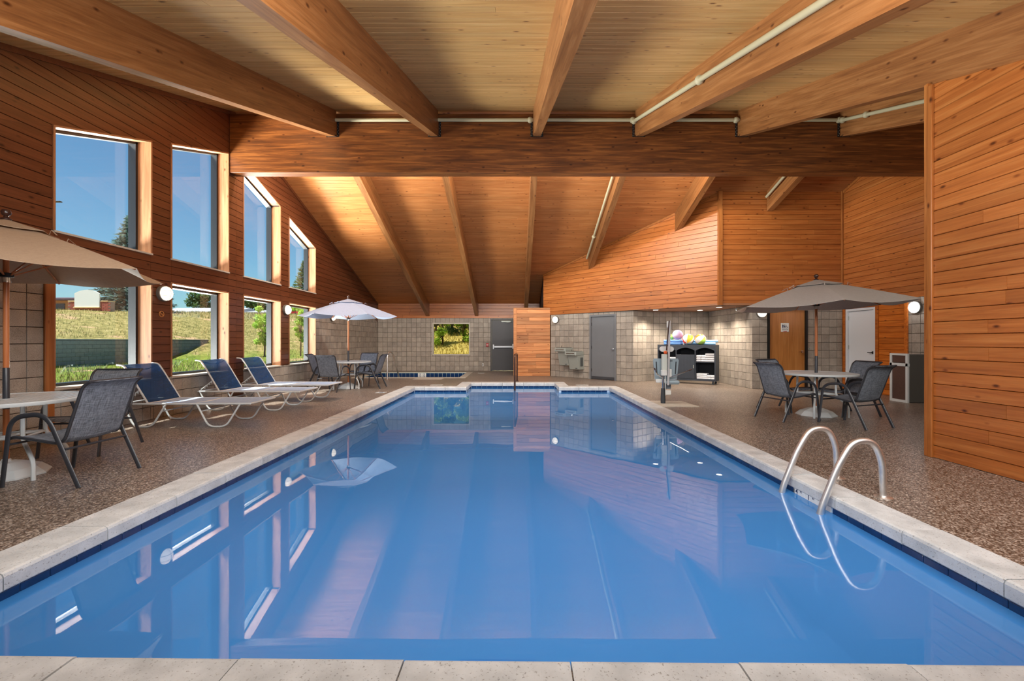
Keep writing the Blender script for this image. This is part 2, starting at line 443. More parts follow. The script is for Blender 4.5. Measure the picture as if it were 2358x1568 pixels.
BH = 0.1325
def boards(region, frame, parent, mat, v0=None, h=BH, maxlen=3.6, name='board', th=0.018, gap=0.0055, seed=0):
    """horizontal boards filling a convex region of the wall plane, butt-jointed at odd places"""
    rnd = random.Random(seed); us = [p[0] for p in region]; vs = [p[1] for p in region]
    v = math.floor((min(vs)-(v0 or 0))/h)*h+(v0 or 0); u0, u1 = min(us), max(us)
    while v < max(vs)-1e-4:
        row = clip(clip(region, 0, -1, -v), 0, 1, v+h)
        v += h
        if len(row) < 3: continue
        a, b = min(p[0] for p in row), max(p[0] for p in row); cuts = [a]
        if b-a > maxlen:
            x = a+rnd.uniform(0.3, 1.0)*maxlen
            while x < b-0.5: cuts.append(x); x += rnd.uniform(0.6, 1.0)*maxlen
        cuts.append(b)
        for i in range(len(cuts)-1):
            p = clip(clip(row, -1, 0, -cuts[i]), 1, 0, cuts[i+1])
            board(name, p, frame, parent, mat, th, gap)

def sub_rects(rect, holes):
    out = [rect]
    for (a0, a1, b0, b1) in holes:
        nx = []
        for (u0, u1, v0, v1) in out:
            if a1 <= u0 or a0 >= u1 or b1 <= v0 or b0 >= v1: nx.append((u0, u1, v0, v1)); continue
            if a0 > u0: nx.append((u0, a0, v0, v1))
            if a1 < u1: nx.append((a1, u1, v0, v1))
            m0, m1 = max(u0, a0), min(u1, a1)
            if b0 > v0: nx.append((m0, m1, v0, b0))
            if b1 < v1: nx.append((m0, m1, b1, v1))
        out = nx
    return out

BK = 0.2032
_blk = {}
def block_mesh(w_, h_):
    key = (round(w_, 3), round(h_, 3))
    if key not in _blk:
        m = MB(); t, g = 0.016, 0.0035; hw, hh = w_/2-0.0035, h_/2-0.0035
        a = [(-hw, 0, -hh), (hw, 0, -hh), (hw, 0, hh), (-hw, 0, hh)]
        b = [(x-math.copysign(0.0005, x), t-g, z-math.copysign(0.0005, z)) for x, _, z in a]
        c = [(x-math.copysign(g, x), t, z-math.copysign(g, z)) for x, _, z in a]
        fs = [(8, 9, 10, 11)]
        for k in (0, 4):
            for i in range(4): fs.append((k+i, k+(i+1) % 4, k+4+(i+1) % 4, k+4+i))
        m.add(a+b+c, fs); _blk[key] = m.mesh('block', BLOCK)
    return _blk[key]
def frame_of(p0, p1, z0=0.0, n_in=None):
    O = Vector((p0[0], p0[1], z0)); U = (Vector((p1[0], p1[1], 0))-Vector((p0[0], p0[1], 0))).normalized()
    V = Vector((0, 0, 1)); N = V.cross(U)      # left of the direction p0 -> p1
    if n_in is not None and N.dot(Vector(n_in)) < 0: N = -N
    return (O, U, V, N)
def blocks(frame, rect, holes, parent, u_off=0.0, seed=0):
    """single-scored concrete blocks in courses; holes = (u0, u1, v0, v1)"""
    O, U, V, N = frame; u0, u1, v0, v1 = rect; r = random.Random(seed)
    j = 0
    while v0+j*BK < v1-0.02:
        va, vb = v0+j*BK, min(v0+(j+1)*BK, v1); j += 1
        x = u0-(u_off % BK)
        while x < u1-0.005:
            ua, ub = max(x, u0), min(x+BK, u1); x += BK
            for (a, b, c, d) in sub_rects((ua, ub, va, vb), holes):
                if b-a < 0.018 or d-c < 0.018: continue
                o = link('block', block_mesh(b-a, d-c), parent)
                p = O+U*((a+b)/2)+V*((c+d)/2)+N*r.uniform(-0.0015, 0.001)
                o.matrix_basis = Matrix(((U.x, N.x, V.x, p.x), (U.y, N.y, V.y, p.y), (U.z, N.z, V.z, p.z), (0,0,0,1)))
def backing(name, frame, rect, holes, mat, th=0.12, front=0.0):
    """the solid wall behind blocks or boards"""
    O, U, V, N = frame; m = MB()
    for (a, b, c, d) in sub_rects(rect, holes):
        m.prism([(a, c), (b, c), (b, d), (a, d)], front, front-th, lambda u, v, e: O+U*u+V*v+N*e)
    return m.build(name, mat, None, kind='structure')
def child_copy(o, parent):
    c = o.copy(); COL.objects.link(c); c.parent = parent; return c
def copy_tree(o, loc=None, rz=None, parent=None):
    c = o.copy(); COL.objects.link(c); c.parent = parent
    if loc is not None: c.location = loc
    if rz is not None: c.rotation_euler = (0, 0, rz)
    for ch in list(o.children):
        copy_tree(ch, parent=c)
    return c
def arc(c, r, a0, a1, n, fn):
    return [fn(c[0]+r*math.cos(a0+(a1-a0)*i/n), c[1]+r*math.sin(a0+(a1-a0)*i/n)) for i in range(n+1)]
def fillet(pts, r, n=5):
    """round the corners of a polyline"""
    pts = [Vector(p) for p in pts]; out = [pts[0]]
    for i in range(1, len(pts)-1):
        a, b, c = pts[i-1], pts[i], pts[i+1]
        d1 = (a-b); d2 = (c-b); k = min(r, d1.length*0.49, d2.length*0.49)
        p, q = b+d1.normalized()*k, b+d2.normalized()*k
        for j in range(n+1):
            t = j/n; out.append(p*(1-t)**2+b*2*t*(1-t)+q*t*t)
    out.append(pts[-1]); return out
def text_mesh(body, size, mat, name):
    cu = bpy.data.curves.new(name, 'FONT'); cu.body = body; cu.size = size; cu.align_x = 'CENTER'; cu.align_y = 'CENTER'
    cu.extrude = 0.0006; cu.offset = size*0.012
    t = bpy.data.objects.new(name, cu); COL.objects.link(t)
    dg = bpy.context.evaluated_depsgraph_get()
    me = bpy.data.meshes.new_from_object(t.evaluated_get(dg)); bpy.data.objects.remove(t); bpy.data.curves.remove(cu)
    me.materials.clear(); me.materials.append(mat); me.name = name; return me

# ================================================================== THE ROOM
XL, XR, YF, YN = -5.83, 8.6, 18.4, -0.5
YRIDGE, ZRIDGE, SL = 9.0, 6.0, 0.335
ZB = 2.235                       # top of the block walls
def ceil_z(y): return ZRIDGE-SL*abs(y-YRIDGE)
RAFT_X = [-3.79, -1.72, 0.36, 2.43, 4.52, 6.60]; RW, RD = 0.15, 0.53

# ---- pool outline
PX0, PX1, PY0, PY1 = -2.74, 2.55, 1.70, 11.80
SX0, SX1, SY1 = -1.33, 1.18, 13.0
ZW = -0.13
SPA = (-5.35, -1.95, 15.05, 17.35)

# ---- floor (deck) with the pool and the spa cut out
m = MB()
holes = [(PX0-0.05, PX1+0.05, PY0-0.05, PY1+0.05), (SX0-0.05, SX1+0.05, PY1, SY1+0.05), (SPA[0]-0.02, SPA[1]+0.02, SPA[2]-0.02, SPA[3]+0.02)]
for (a, b, c, d) in sub_rects((XL-0.3, XR+0.6, YN-0.2, YF+0.2), holes):
    m.add([(a, c, 0), (b, c, 0), (b, d, 0), (a, d, 0)], [(0, 1, 2, 3)])
m.build('floor', DECK, kind='structure')

# ---- ceiling: roof slabs with planks under them
slab = MB()
for (ya, yb) in ((YN-0.3, YRIDGE), (YRIDGE, YF+0.4)):
    za, zb = ceil_z(ya)+0.03, ceil_z(yb)+0.03
    slab.add([(XL-0.36, ya, za), (XR+0.6, ya, za), (XR+0.6, yb, zb), (XL-0.36, yb, zb),
              (XL-0.36, ya, za+0.25), (XR+0.6, ya, za+0.25), (XR+0.6, yb, zb+0.25), (XL-0.36, yb, zb+0.25)],
             [(0, 3, 2, 1), (4, 5, 6, 7), (0, 1, 5, 4), (1, 2, 6, 5), (2, 3, 7, 6), (3, 0, 4, 7)])
ceiling = slab.build('ceiling', W_BACK, kind='structure')
ang = math.atan(SL)
for side in (-1, 1):
    # plank frame: u along world X, v down the slope from the ridge, normal into the room
    V = Vector((0, side*math.cos(ang), -math.sin(ang))); U = Vector((1, 0, 0))
    N = U.cross(V); N = N if N.z < 0 else -N
    O = Vector((0, YRIDGE, ZRIDGE+0.02)) - N*0.0
    L = (abs((YN-0.2 if side < 0 else YF+0.02)-YRIDGE))/math.cos(ang)
    boards([(XL-0.02, 0), (XR+0.02, 0), (XR+0.02, L), (XL-0.02, L)], (O, U, V, N), ceiling, W_CEIL if side < 0 else W_CEILF, maxlen=9.5, name='ceiling_plank', th=0.02, gap=0.0035, seed=3+side)

# ---- left wall (gable wall with eight windows)
WY = [(5.49, 6.94), (7.36, 8.81), (9.31, 10.76), (11.19, 12.65)]
Z_SILL, Z_LH, Z_US = 0.65, 2.23, 2.65
def head_z(y): return 3.96+0.333*(y-5.49) if y < YRIDGE+0.06 else 3.96+0.333*(12.63-y)
HX = 9.06                         # where the two sloping head lines meet
fl = (Vector((XL-0.018, 0, 0)), Vector((0, 1, 0)), Vector((0, 0, 1)), Vector((1, 0, 0)))
XO = XL-0.34                      # outer face
m = MB()
def lw(poly): m.prism(poly, XL-0.018, XO, lambda u, v, d: Vector((d, u, v)))
ys = [YN-0.1]+[y for w_ in WY for y in w_]+[YF+0.1]
for i in range(0, len(ys), 2):    # solid strips between the windows
    a, b = ys[i], ys[i+1]
    if a < HX < b: lw([(a, 0), (b, 0), (b, head_z(b)), (HX, head_z(HX)), (a, head_z(a))])
    else:
        lw([(a, 0), (b, 0), (b, max(head_z(b), 0.1)), (a, max(head_z(a), 0.1))])
for (a, b) in WY:
    lw([(a, 0), (b, 0), (b, Z_SILL), (a, Z_SILL)]); lw([(a, Z_LH), (b, Z_LH), (b, Z_US), (a, Z_US)])
lw([(YN-0.1, head_z(YN-0.1)), (HX, head_z(HX)), (YRIDGE, ZRIDGE+0.1), (YN-0.1, ceil_z(YN-0.1)+0.1)])
lw([(HX, head_z(HX)), (YF+0.1, head_z(YF+0.1)), (YF+0.1, ceil_z(YF+0.1)+0.1), (YRIDGE, ZRIDGE+0.1)])
wall_left = m.build('wall_left', W_BACK, kind='structure')
near_h = (-0.333, 1, 3.96-0.333*5.49); far_h = (0.333, 1, 3.96+0.333*12.63)     # below the head line: a u + b v <= c
near_r = (-SL, 1, ZRIDGE-SL*YRIDGE+0.01); far_r = (SL, 1, ZRIDGE+SL*YRIDGE+0.01)
neg = lambda h: (-h[0], -h[1], -h[2])
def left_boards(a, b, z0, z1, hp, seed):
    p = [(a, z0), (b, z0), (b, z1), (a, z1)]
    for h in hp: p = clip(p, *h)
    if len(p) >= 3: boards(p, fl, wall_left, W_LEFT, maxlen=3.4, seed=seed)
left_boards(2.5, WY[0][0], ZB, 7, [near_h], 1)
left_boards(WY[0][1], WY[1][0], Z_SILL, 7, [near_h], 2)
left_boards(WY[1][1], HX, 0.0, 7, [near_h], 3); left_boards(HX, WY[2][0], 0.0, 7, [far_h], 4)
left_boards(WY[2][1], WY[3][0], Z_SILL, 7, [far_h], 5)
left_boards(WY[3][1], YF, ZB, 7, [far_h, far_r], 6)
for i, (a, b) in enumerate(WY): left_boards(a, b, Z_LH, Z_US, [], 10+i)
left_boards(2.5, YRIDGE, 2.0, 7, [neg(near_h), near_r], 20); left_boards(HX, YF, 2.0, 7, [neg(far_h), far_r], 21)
blocks(fl, (3.2, WY[0][0]-0.12, 0, ZB), [], wall_left, 0.05, 1)
blocks(fl, (WY[0][0]-0.12, WY[1][1], 0, Z_SILL), [(WY[0][1]+0.001, WY[0][1]+0.001, 0, 1)], wall_left, 0.0, 2)
blocks(fl, (WY[2][0], WY[3][1]+0.05, 0, Z_SILL), [], wall_left, 0.0, 3)
blocks(fl, (WY[3][1]+0.05, YF, 0, ZB), [], wall_left, 0.0, 4)

# ---- windows of the left wall
def win(nm, a, b, z0, zt):
    """reveal lining, black frame and pane; zt(y) = height of the head"""
    w_ = tag(empty(nm, (0, 0, 0)), kind='structure')
    xi, xm, xo = XL+0.012, XL-0.20, XL-0.32
    fn = lambda u, v, d: Vector((d, u, v)); t = 0.02; e = 0.006
    MB().prism([(a-t, z0), (a+e, z0), (a+e, zt(a)), (a-t, zt(a))], xi, xm, fn).build('jamb_lining', W_REVEAL, w_)
    MB().prism([(b-e, z0), (b+t, z0), (b+t, zt(b)), (b-e, zt(b))], xi, xm, fn).build('jamb_lining', W_REVEAL, w_)
    MB().prism([(a-t, zt(a)-e), (b+t, zt(b)-e), (b+t, zt(b)+t), (a-t, zt(a)+t)], xi, xm, fn).build('head_lining', W_REVEALH, w_)
    MB().prism([(a-t, z0-t), (b+t, z0-t), (b+t, z0+e), (a-t, z0+e)], xi+0.012, xm, fn).build('sill_lining', CONC, w_)
    fr = 0.045
    fb = MB()
    for q in ([(a, z0), (a+fr, z0), (a+fr, zt(a+fr)), (a, zt(a))], [(b-fr, z0), (b, z0), (b, zt(b)), (b-fr, zt(b-fr))],
              [(a, z0), (b, z0), (b, z0+fr), (a, z0+fr)], [(a, zt(a)-fr), (b, zt(b)-fr), (b, zt(b)), (a, zt(a))]):
        fb.prism(q, xm, xo, fn)
    fb.build('window_frame', BLACK, w_)
    gb = MB().prism([(a+0.02, z0+0.02), (b-0.02, z0+0.02), (b-0.02, zt(b)-0.02), (a+0.02, zt(a)-0.02)], XL-0.27, XL-0.276, fn)
    gb.build('pane', GLASS, w_)
k = 1
for (a, b) in WY:
    win('window_%d' % k, a, b, Z_SILL, lambda y: Z_LH); k += 1
    win('window_%d' % k, a, b, Z_US, head_z); k += 1

# ---- far wall
ff = (Vector((XL, YF+0.016, 0)), Vector((1, 0, 0)), Vector((0, 0, 1)), Vector((0, -1, 0)))
fw_open = (-3.52-XL, -1.92-XL, 0.66, 2.04)          # window
fd_open = (-1.06-XL, 0.02-XL, -0.1, 2.2)            # exit door
wall_far = backing('wall_far', ff, (-0.4, XR-XL+0.5, 0, 3.2), [fw_open, fd_open], MORTAR, 0.3)
blocks(ff, (0, 1.02-XL, 0, ZB), [fw_open, fd_open], wall_far, 0.0, 5)
fbd = (Vector((XL, YF+0.018, 0)), ff[1], ff[2], ff[3])
boards([(0, ZB), (1.02-XL, ZB), (1.02-XL, 2.87), (0, 2.87)], fbd, wall_far, W_WALL, v0=ZB, maxlen=3.4, seed=31)
w9 = tag(empty('window_9'), kind='structure')
fn = lambda u, v, d: Vector((XL+u, YF+0.016+d, v)); a, b, z0, z1 = fw_open
for q in ([(a, z0), (a+0.05, z0), (a+0.05, z1), (a, z1)], [(b-0.05, z0), (b, z0), (b, z1), (b-0.05, z1)], [(a+0.05, z0), (b-0.05, z0), (b-0.05, z0+0.05), (a+0.05, z0+0.05)], [(a+0.05, z1-0.05), (b-0.05, z1-0.05), (b-0.05, z1), (a+0.05, z1)]):
    MB().prism(q, -0.02, 0.12, fn).build('window_frame', CONC, w9)
MB().prism([(a+0.04, z0+0.04), (b-0.04, z0+0.04), (b-0.04, z1-0.04), (a+0.04, z1-0.04)], 0.1, 0.106, fn).build('pane', GLASS_Y, w9)

# ---- other walls: the angled wall with the grey door, the alcove, the restroom wall, the right walls
Z2 = 2.2
DA, DB, DC, DD = (1.02, 15.90), (1.27, 15.66), (3.62, 13.35), (5.36, 11.45)
f_d = frame_of(DB, DC, 0, (-1, -1, 0)); Ld = (Vector(DC)-Vector(DB)).length
# grey door opening along the angled wall (px 1360..1420)
def u_at(fr, px):
    O, U = fr[0], fr[1]; k_ = (px-1187)/1000.0
    return (k_*O.y-O.x)/(U.x-k_*U.y)
gd0, gd1 = u_at(f_d, 1358), u_at(f_d, 1419)
gd_open = (gd0, gd1, -0.1, 2.12)
wall_angled = backing('wall_angled', f_d, (0, Ld-0.02, 0, Z2), [gd_open], MORTAR, 0.14, -0.016)
fd2 = (f_d[0]-f_d[3]*0.016, *f_d[1:])
blocks(fd2, (0, Ld, 0, Z2), [gd_open], wall_angled, 0.0, 6)
f_u = frame_of(DA, DD, 0, (-1, -1, 0)); Lu = (Vector(DD)-Vector(DA)).length
f_u = (f_u[0]-f_u[3]*0.018, *f_u[1:])
def ceil_on(fr, u): return ceil_z((fr[0]+fr[1]*u).y)
m = MB().prism([(0, Z2), (Lu, Z2), (Lu, ceil_on(f_u, Lu)+0.15), (0, ceil_on(f_u, 0)+0.15)], 0, -0.12, lambda u, v, d: f_u[0]+f_u[1]*u+f_u[2]*v+f_u[3]*d)
wall_upper = m.build('wall_angled_upper', W_BACK, kind='structure')
c0, c1 = ceil_on(f_u, 0)+0.01, ceil_on(f_u, Lu)+0.01; sl = (c1-c0)/Lu
boards(clip([(0, Z2), (Lu, Z2), (Lu, 6), (0, 6)], -sl, 1, c0), f_u, wall_upper, W_WALL, v0=Z2, maxlen=3.0, seed=33)
# return behind the low panelled wall
m = MB().rng(1.02, 1.14, 15.95, YF, 0, 4.2); m.build('wall_passage', W_BACK, kind='structure')
# alcove
AL0, AL1, AL2, AL3 = DC, (4.40, 13.85), (6.20, 13.95), (6.22, 11.43)
for nm, p, q, sd in (('wall_alcove_left', AL0, AL1, 7), ('wall_alcove_back', AL1, AL2, 8), ('wall_alcove_right', AL2, AL3, 9)):
    fr = frame_of(p, q, 0, None); mid = (Vector(p)+Vector(q))/2; inn = Vector((5.1, 12.6))-mid
    if fr[3].xy.dot(inn) < 0: fr = (fr[0], fr[1], fr[2], -fr[3])
    Lw = (Vector(q)-Vector(p)).length
    wb = backing(nm, fr, (0.016 if sd == 7 else -0.02, Lw-0.010 if sd == 9 else Lw+0.02, 0, Z2+0.1), [], MORTAR, 0.1, -0.016)
    blocks((fr[0]-fr[3]*0.016, *fr[1:]), (0, Lw, 0, Z2), [], wb, 0.0, sd)
m = MB().prism([(DC[0], DC[1]), (DD[0], DD[1]-0.06), (AL3[0]+0.02, 11.40), (AL2[0]+0.02, AL2[1]+0.02), (AL1[0], AL1[1]+0.02)], Z2, Z2+0.05, lambda u, v, d: Vector((u, v, d)))
m.build('ceiling_alcove', SOFFIT, kind='structure')
# restroom wall, facing the camera
YR = 11.42
f_r = frame_of((DD[0], YR), (XR, YR), 0, (0, -1, 0)); Lr = XR-DD[0]
rd0, rd1 = (1768-1187)*YR/1000-DD[0], (1859-1187)*YR/1000-DD[0]
rd_open = (rd0, rd1, -0.1, 2.13)
wall_rest = backing('wall_restroom', f_r, (AL3[0]-DD[0]+0.02, Lr, 0, Z2), [rd_open], MORTAR, 0.14, -0.016)
blocks((f_r[0]-f_r[3]*0.016, *f_r[1:]), (AL3[0]-DD[0], Lr, 0, Z2), [rd_open], wall_rest, 0.0, 10)
f_r2 = (f_r[0]-f_r[3]*0.018, *f_r[1:])
m = MB().prism([(0, Z2), (Lr, Z2), (Lr, ceil_z(YR)+0.15), (0, ceil_z(YR)+0.15)], 0, -0.12, lambda u, v, d: f_r2[0]+f_r2[1]*u+f_r2[2]*v+f_r2[3]*d)
wall_ru = m.build('wall_restroom_upper', W_BACK, kind='structure')
boards([(0, Z2), (Lr, Z2), (Lr, ceil_z(YR)), (0, ceil_z(YR))], f_r2, wall_ru, W_WALL, v0=Z2, maxlen=2.4, seed=35)
# right wall beyond the passage
f_x = (Vector((XR+0.018, 0, 0)), Vector((0, 1, 0)), Vector((0, 0, 1)), Vector((-1, 0, 0)))
wd_open = (10.36, 11.30, -0.1, 2.08)
m = MB()
fx = lambda u, v, d: f_x[0]+f_x[1]*u+f_x[2]*v+f_x[3]*d
for (a, b, c, d) in sub_rects((YN-0.2, YR, 0, Z2), [wd_open]): m.prism([(a, c), (b, c), (b, d), (a, d)], 0, -0.15, fx)
m.prism([(YN-0.2, Z2), (YRIDGE, Z2), (YRIDGE, ZRIDGE+.1), (YN-0.2, ceil_z(YN-0.2)+.1)], 0, -0.15, fx)
m.prism([(YRIDGE, Z2), (YR, Z2), (YR, ceil_z(YR)+.1), (YRIDGE, ZRIDGE+.1)], 0, -0.15, fx)
wall_rb = m.build('wall_right_passage', W_BACK, kind='structure')
reg = clip([(6.5, Z2), (YRIDGE, Z2), (YRIDGE, 7), (6.5, 7)], *near_r); boards(reg, f_x, wall_rb, W_WALL, v0=Z2, seed=36)
reg = clip([(YRIDGE, Z2), (YR, Z2), (YR, 7), (YRIDGE, 7)], *far_r); boards(reg, f_x, wall_rb, W_WALL, v0=Z2, seed=37)
for i, q in enumerate(sub_rects((9.58, YR, 0, Z2), [wd_open])):
    boards([(q[0], q[2]), (q[1], q[2]), (q[1], q[3]), (q[0], q[3])], f_x, wall_rb, W_CEDAR, seed=38+i)
blocks((f_x[0]-f_x[3]*0.0, *f_x[1:]), (7.6, 9.58, 0, Z2), [], wall_rb, 0.0, 12)
# foreground panelled wall on the right, under a rafter
XP, YP = 4.50, 4.72
f_p = (Vector((XP+0.018, 0, 0)), Vector((0, 1, 0)), Vector((0, 0, 1)), Vector((-1, 0, 0)))
zr = lambda y: ceil_z(y)-RD
m = MB().prism([(YN, 0), (YP, 0), (YP, zr(YP)), (YN, zr(YN))], 0, -0.13, lambda u, v, d: f_p[0]+f_p[1]*u+f_p[2]*v+f_p[3]*d)
wall_right = m.build('wall_right', W_BACK, kind='structure')
reg = clip([(1.6, 0), (YP, 0), (YP, 6), (1.6, 6)], -SL, 1, zr(0))
boards(reg, f_p, wall_right, W_WALL, maxlen=2.6, seed=40)
tr = MB().rng(XP-0.02, XP+0.17, YP, YP+0.045, 0, zr(YP)+0.02, 0.004).build('trim_1', W_TRIM, kind='structure')
MB().rng(XP-0.028, XP+0.0, YP-0.05, YP, 0, zr(YP)-0.02, 0.004).build('corner_strip', W_TRIM, tr)
# near wall behind the photographer
m = MB().rng(XL-0.3, XR+0.3, YN-0.2, YN, 0, 3.2); m.build('wall_near', MORTAR, kind='structure')
MB().rng(XR+0.02, XR+0.2, YR, YF+0.3, 0, 5.6).build('wall_service', MORTAR, kind='structure')
# low panelled wall in front of the passage
f_s = (Vector((-0.06, 15.66+0.018, 0)), Vector((1, 0, 0)), Vector((0, 0, 1)), Vector((0, -1, 0)))
m = MB().rng(-0.06, 1.24, 15.68, 15.82, 0, 2.44)
wall_low = m.build('wall_low_panelled', W_BACK, kind='structure')
boards([(0.10, 0), (1.31, 0), (1.31, 2.44), (0.10, 2.44)], f_s, wall_low, W_STUB, maxlen=1.0, seed=41)
MB().rng(-0.07, 0.045, 15.645, 15.83, 0, 2.45, 0.005).build('end_post', W_STUB, wall_low)
MB().rng(-0.06, 1.24, 15.66, 15.83, 2.44, 2.46).build('cap', W_STUB, wall_low)

# ---- trims at wall corners
def trim(n, x0, x1, y0, y1, z0, z1, mat=W_TRIM): MB().rng(x0, x1, y0, y1, z0, z1, 0.003).build('trim_%d' % n, mat, kind='structure')
trim(2, DD[0]-0.05, DD[0]+0.06, YR-0.07, YR-0.002, Z2, ceil_z(YR)-0.0)
trim(3, XR-0.045, XR-0.002, YR-0.045, YR-0.002, Z2, ceil_z(YR))
trim(4, XR-0.03, XR-0.001, 9.50, 9.58, 0, Z2, W_CEDAR)
trim(5, XL+0.002, XL+0.03, WY[0][0]-0.13, WY[0][0]-0.022, 0, Z_LH+0.3)
trim(6, XL+0.002, XL+0.03, YF-0.03, YF-0.002, ZB, 2.84)
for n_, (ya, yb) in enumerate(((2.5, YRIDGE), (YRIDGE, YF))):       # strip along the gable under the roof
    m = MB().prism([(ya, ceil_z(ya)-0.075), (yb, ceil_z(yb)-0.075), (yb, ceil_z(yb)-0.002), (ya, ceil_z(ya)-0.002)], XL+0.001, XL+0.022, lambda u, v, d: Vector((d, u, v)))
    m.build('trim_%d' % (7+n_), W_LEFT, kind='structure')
m = MB().prism([(0, c0-0.07), (Lu, c1-0.07), (Lu, c1-0.01), (0, c0-0.01)], 0.019, 0.04, lambda u, v, d: f_u[0]+f_u[1]*u+f_u[2]*v+f_u[3]*d)
m.build('trim_9', W_TRIMH, kind='structure')
m = MB().prism([(YRIDGE, ceil_z(YRIDGE)-0.07), (YR, ceil_z(YR)-0.07), (YR, ceil_z(YR)-0.005), (YRIDGE, ceil_z(YRIDGE)-0.005)], 0.019, 0.04, fx)
m.build('trim_10', W_TRIMH, kind='structure')

# ---- ridge beam and rafters
rb = MB().rng(-7.2, 7.2, -0.11, 0.11, -0.60, 0.60, 0.006)
o = rb.build('ridge_beam', W_RIDGE, None, 'deep dark-stained ridge beam spanning the hall below the roof peak', 'beam')
o.location = ((XL+XR)/2, 8.94, 5.28)
ordn = ['first', 'second', 'third', 'fourth', 'fifth', 'sixth']
raft_me = {}
def rafter_mesh(ya, yb):
    """rafter with local X along its slope so that the grain follows it"""
    za, zb = ceil_z(ya), ceil_z(yb); Ln = math.hypot(yb-ya, zb-za); s_ = math.copysign(math.atan2(abs(zb-za), abs(yb-ya)), zb-za)
    d = RD*math.cos(s_); k_ = RD*math.sin(s_)
    mm = MB(); h = Ln/2
    pr = [(-h, 0), (h, 0), (h-k_, -d), (-h-k_, -d)]
    mm.prism(pr, 0, RW, lambda u, v, e: Vector((u, e, v)))
    # local frame: X along slope, Y = -worldX, Z up
    return mm.mesh('rafter', W_BEAM), Vector((0, (ya+yb)/2, (za+zb)/2)), s_
for side, (ya, yb), word in ((0, (YN-0.05, 8.825), 'near'), (1, (9.055, YF+0.0), 'far')):
    me, mid, s_ = rafter_mesh(ya, yb)
    for i, x in enumerate(RAFT_X):
        if side == 1 and i == 3: pass
        yy = yb
        if side == 1 and i >= 3:      # these rafters die into the angled walls
            yy = {3: 14.52, 4: 12.42, 5: 11.40}[i]
            mm, md, s2 = rafter_mesh(ya, yy)
        else: mm, md, s2 = me, mid, s_
        r = link('rafter', mm)
        tag(r, '%s rafter from the left wall on the %s roof slope' % (ordn[i], word), 'beam', 'rafters of the %s slope' % word)
        U = Vector((0, math.cos(s2), math.sin(s2))); W = Vector((0, -math.sin(s2), math.cos(s2))); Yx = W.cross(U)
        p = Vector((x+(RW if Yx.x < 0 else 0), md.y, md.z))
        r.matrix_basis = Matrix(((U.x, Yx.x, W.x, p.x), (U.y, Yx.y, W.y, p.y), (U.z, Yx.z, W.z, p.z), (0,0,0,1)))
# joist hangers at the ridge
hg = None
for i, x in enumerate(RAFT_X):
    if hg is None:
        hg = thing('joist_hanger', 'x', 'bracket', (x, 8.83, ceil_z(8.83)-RD), 0, 'joist hangers on the ridge beam')
        for sx in (-0.055, RW+0.012):
            MB().rng(sx, sx+0.043, -0.006, 0.0, -0.01, 0.30).build('flange', STEELBLK, hg)
            nb = MB()
            for q in range(8): nb.sphere((sx+0.012+0.02*(q % 2), -0.008, 0.02+q*0.035), 0.005, 6, 4)
            nb.build('nail_row', STEELG, hg, kind='stuff')
        MB().rng(-0.012, RW+0.012, -0.09, 0.0, -0.012, -0.004).build('seat_plate', STEELBLK, hg); h_ = hg
    else: h_ = copy_tree(hg, (x, 8.83, ceil_z(8.83)-RD), 0)
    h_['label'] = 'black perforated joist hanger under the ridge end of the %s rafter' % ordn[i]

# ---- painted pipes along the beams
def pipe(pts, r, label, joints=()):
    t = thing('sprinkler_pipe', label, 'pipe', pts[0]); o_ = Vector(pts[0])
    MB().sweep([Vector(p)-o_ for p in pts], r, seg=10).build('pipe_run', PIPE, t)
    for j in joints:
        MB().sphere(Vector(j)-o_, r*1.75, 10, 8).build('fitting', PIPE, t)
zp = 5.72
for i in range(6):
    xa = RAFT_X[i]+RW+0.005 if i >= 0 else XL; xb = (RAFT_X[i+1] if i < 5 else XR)-0.005
    if i == 5: continue
    js = [(xb-0.06, 8.77, zp)] if i != 0 else []
    pipe([(xa, 8.77, zp), (xb, 8.77, zp)], 0.034, 'cream pipe along the ridge beam between the %s and %s rafters' % (ordn[i], ordn[i+1]), js)
def slope_pipe(x, ya, yb, dz, label, joints):
    f = lambda y: (x, y, ceil_z(y)-dz)
    pipe([f(ya), f(yb)], 0.034, label, [f(y) for y in joints])
slope_pipe(RAFT_X[3]-0.06, 2.0, 8.7, 0.24, 'cream pipe running up beside the fourth near rafter', [5.6, 8.68])
slope_pipe(RAFT_X[5]-0.06, 2.0, 8.7, 0.22, 'cream pipe running up beside the sixth near rafter', [8.1, 8.68])
slope_pipe(RAFT_X[3]-0.07, 9.1, 14.35, 0.22, 'cream pipe running down the fourth far rafter', [13.1])
slope_pipe(RAFT_X[5]-0.07, 9.1, 11.3, 0.22, 'cream pipe running down the sixth far rafter', [])

# ================================================================== POOL
pool = thing('swimming_pool', 'long blue swimming pool with pale stone coping and navy waterline tiles', 'swimming pool', (0, 0, 0))
OUT = [(PX0, PY0), (PX1, PY0), (PX1, PY1), (SX1, PY1), (SX1, SY1), (SX0, SY1), (SX0, PY1), (PX0, PY1)]
ZF = -1.15
m = MB()
for i in range(len(OUT)):
    a, b = OUT[i], OUT[(i+1) % len(OUT)]
    m.add([(a[0], a[1], ZF), (b[0], b[1], ZF), (b[0], b[1], -0.086), (a[0], a[1], -0.086)], [(0, 1, 2, 3)])
m.add([(x, y, ZF) for x, y in OUT], [tuple(range(len(OUT)))])
shell = m.build('pool_shell', PLASTER, pool)
for i, (ya, zt) in enumerate(((11.9, -0.90), (12.28, -0.64), (12.66, -0.38))):
    MB().rng(SX0+0.002, SX1-0.002, ya, SY1-0.002, ZF, zt, 0.01).build('pool_step', PLASTER, pool)
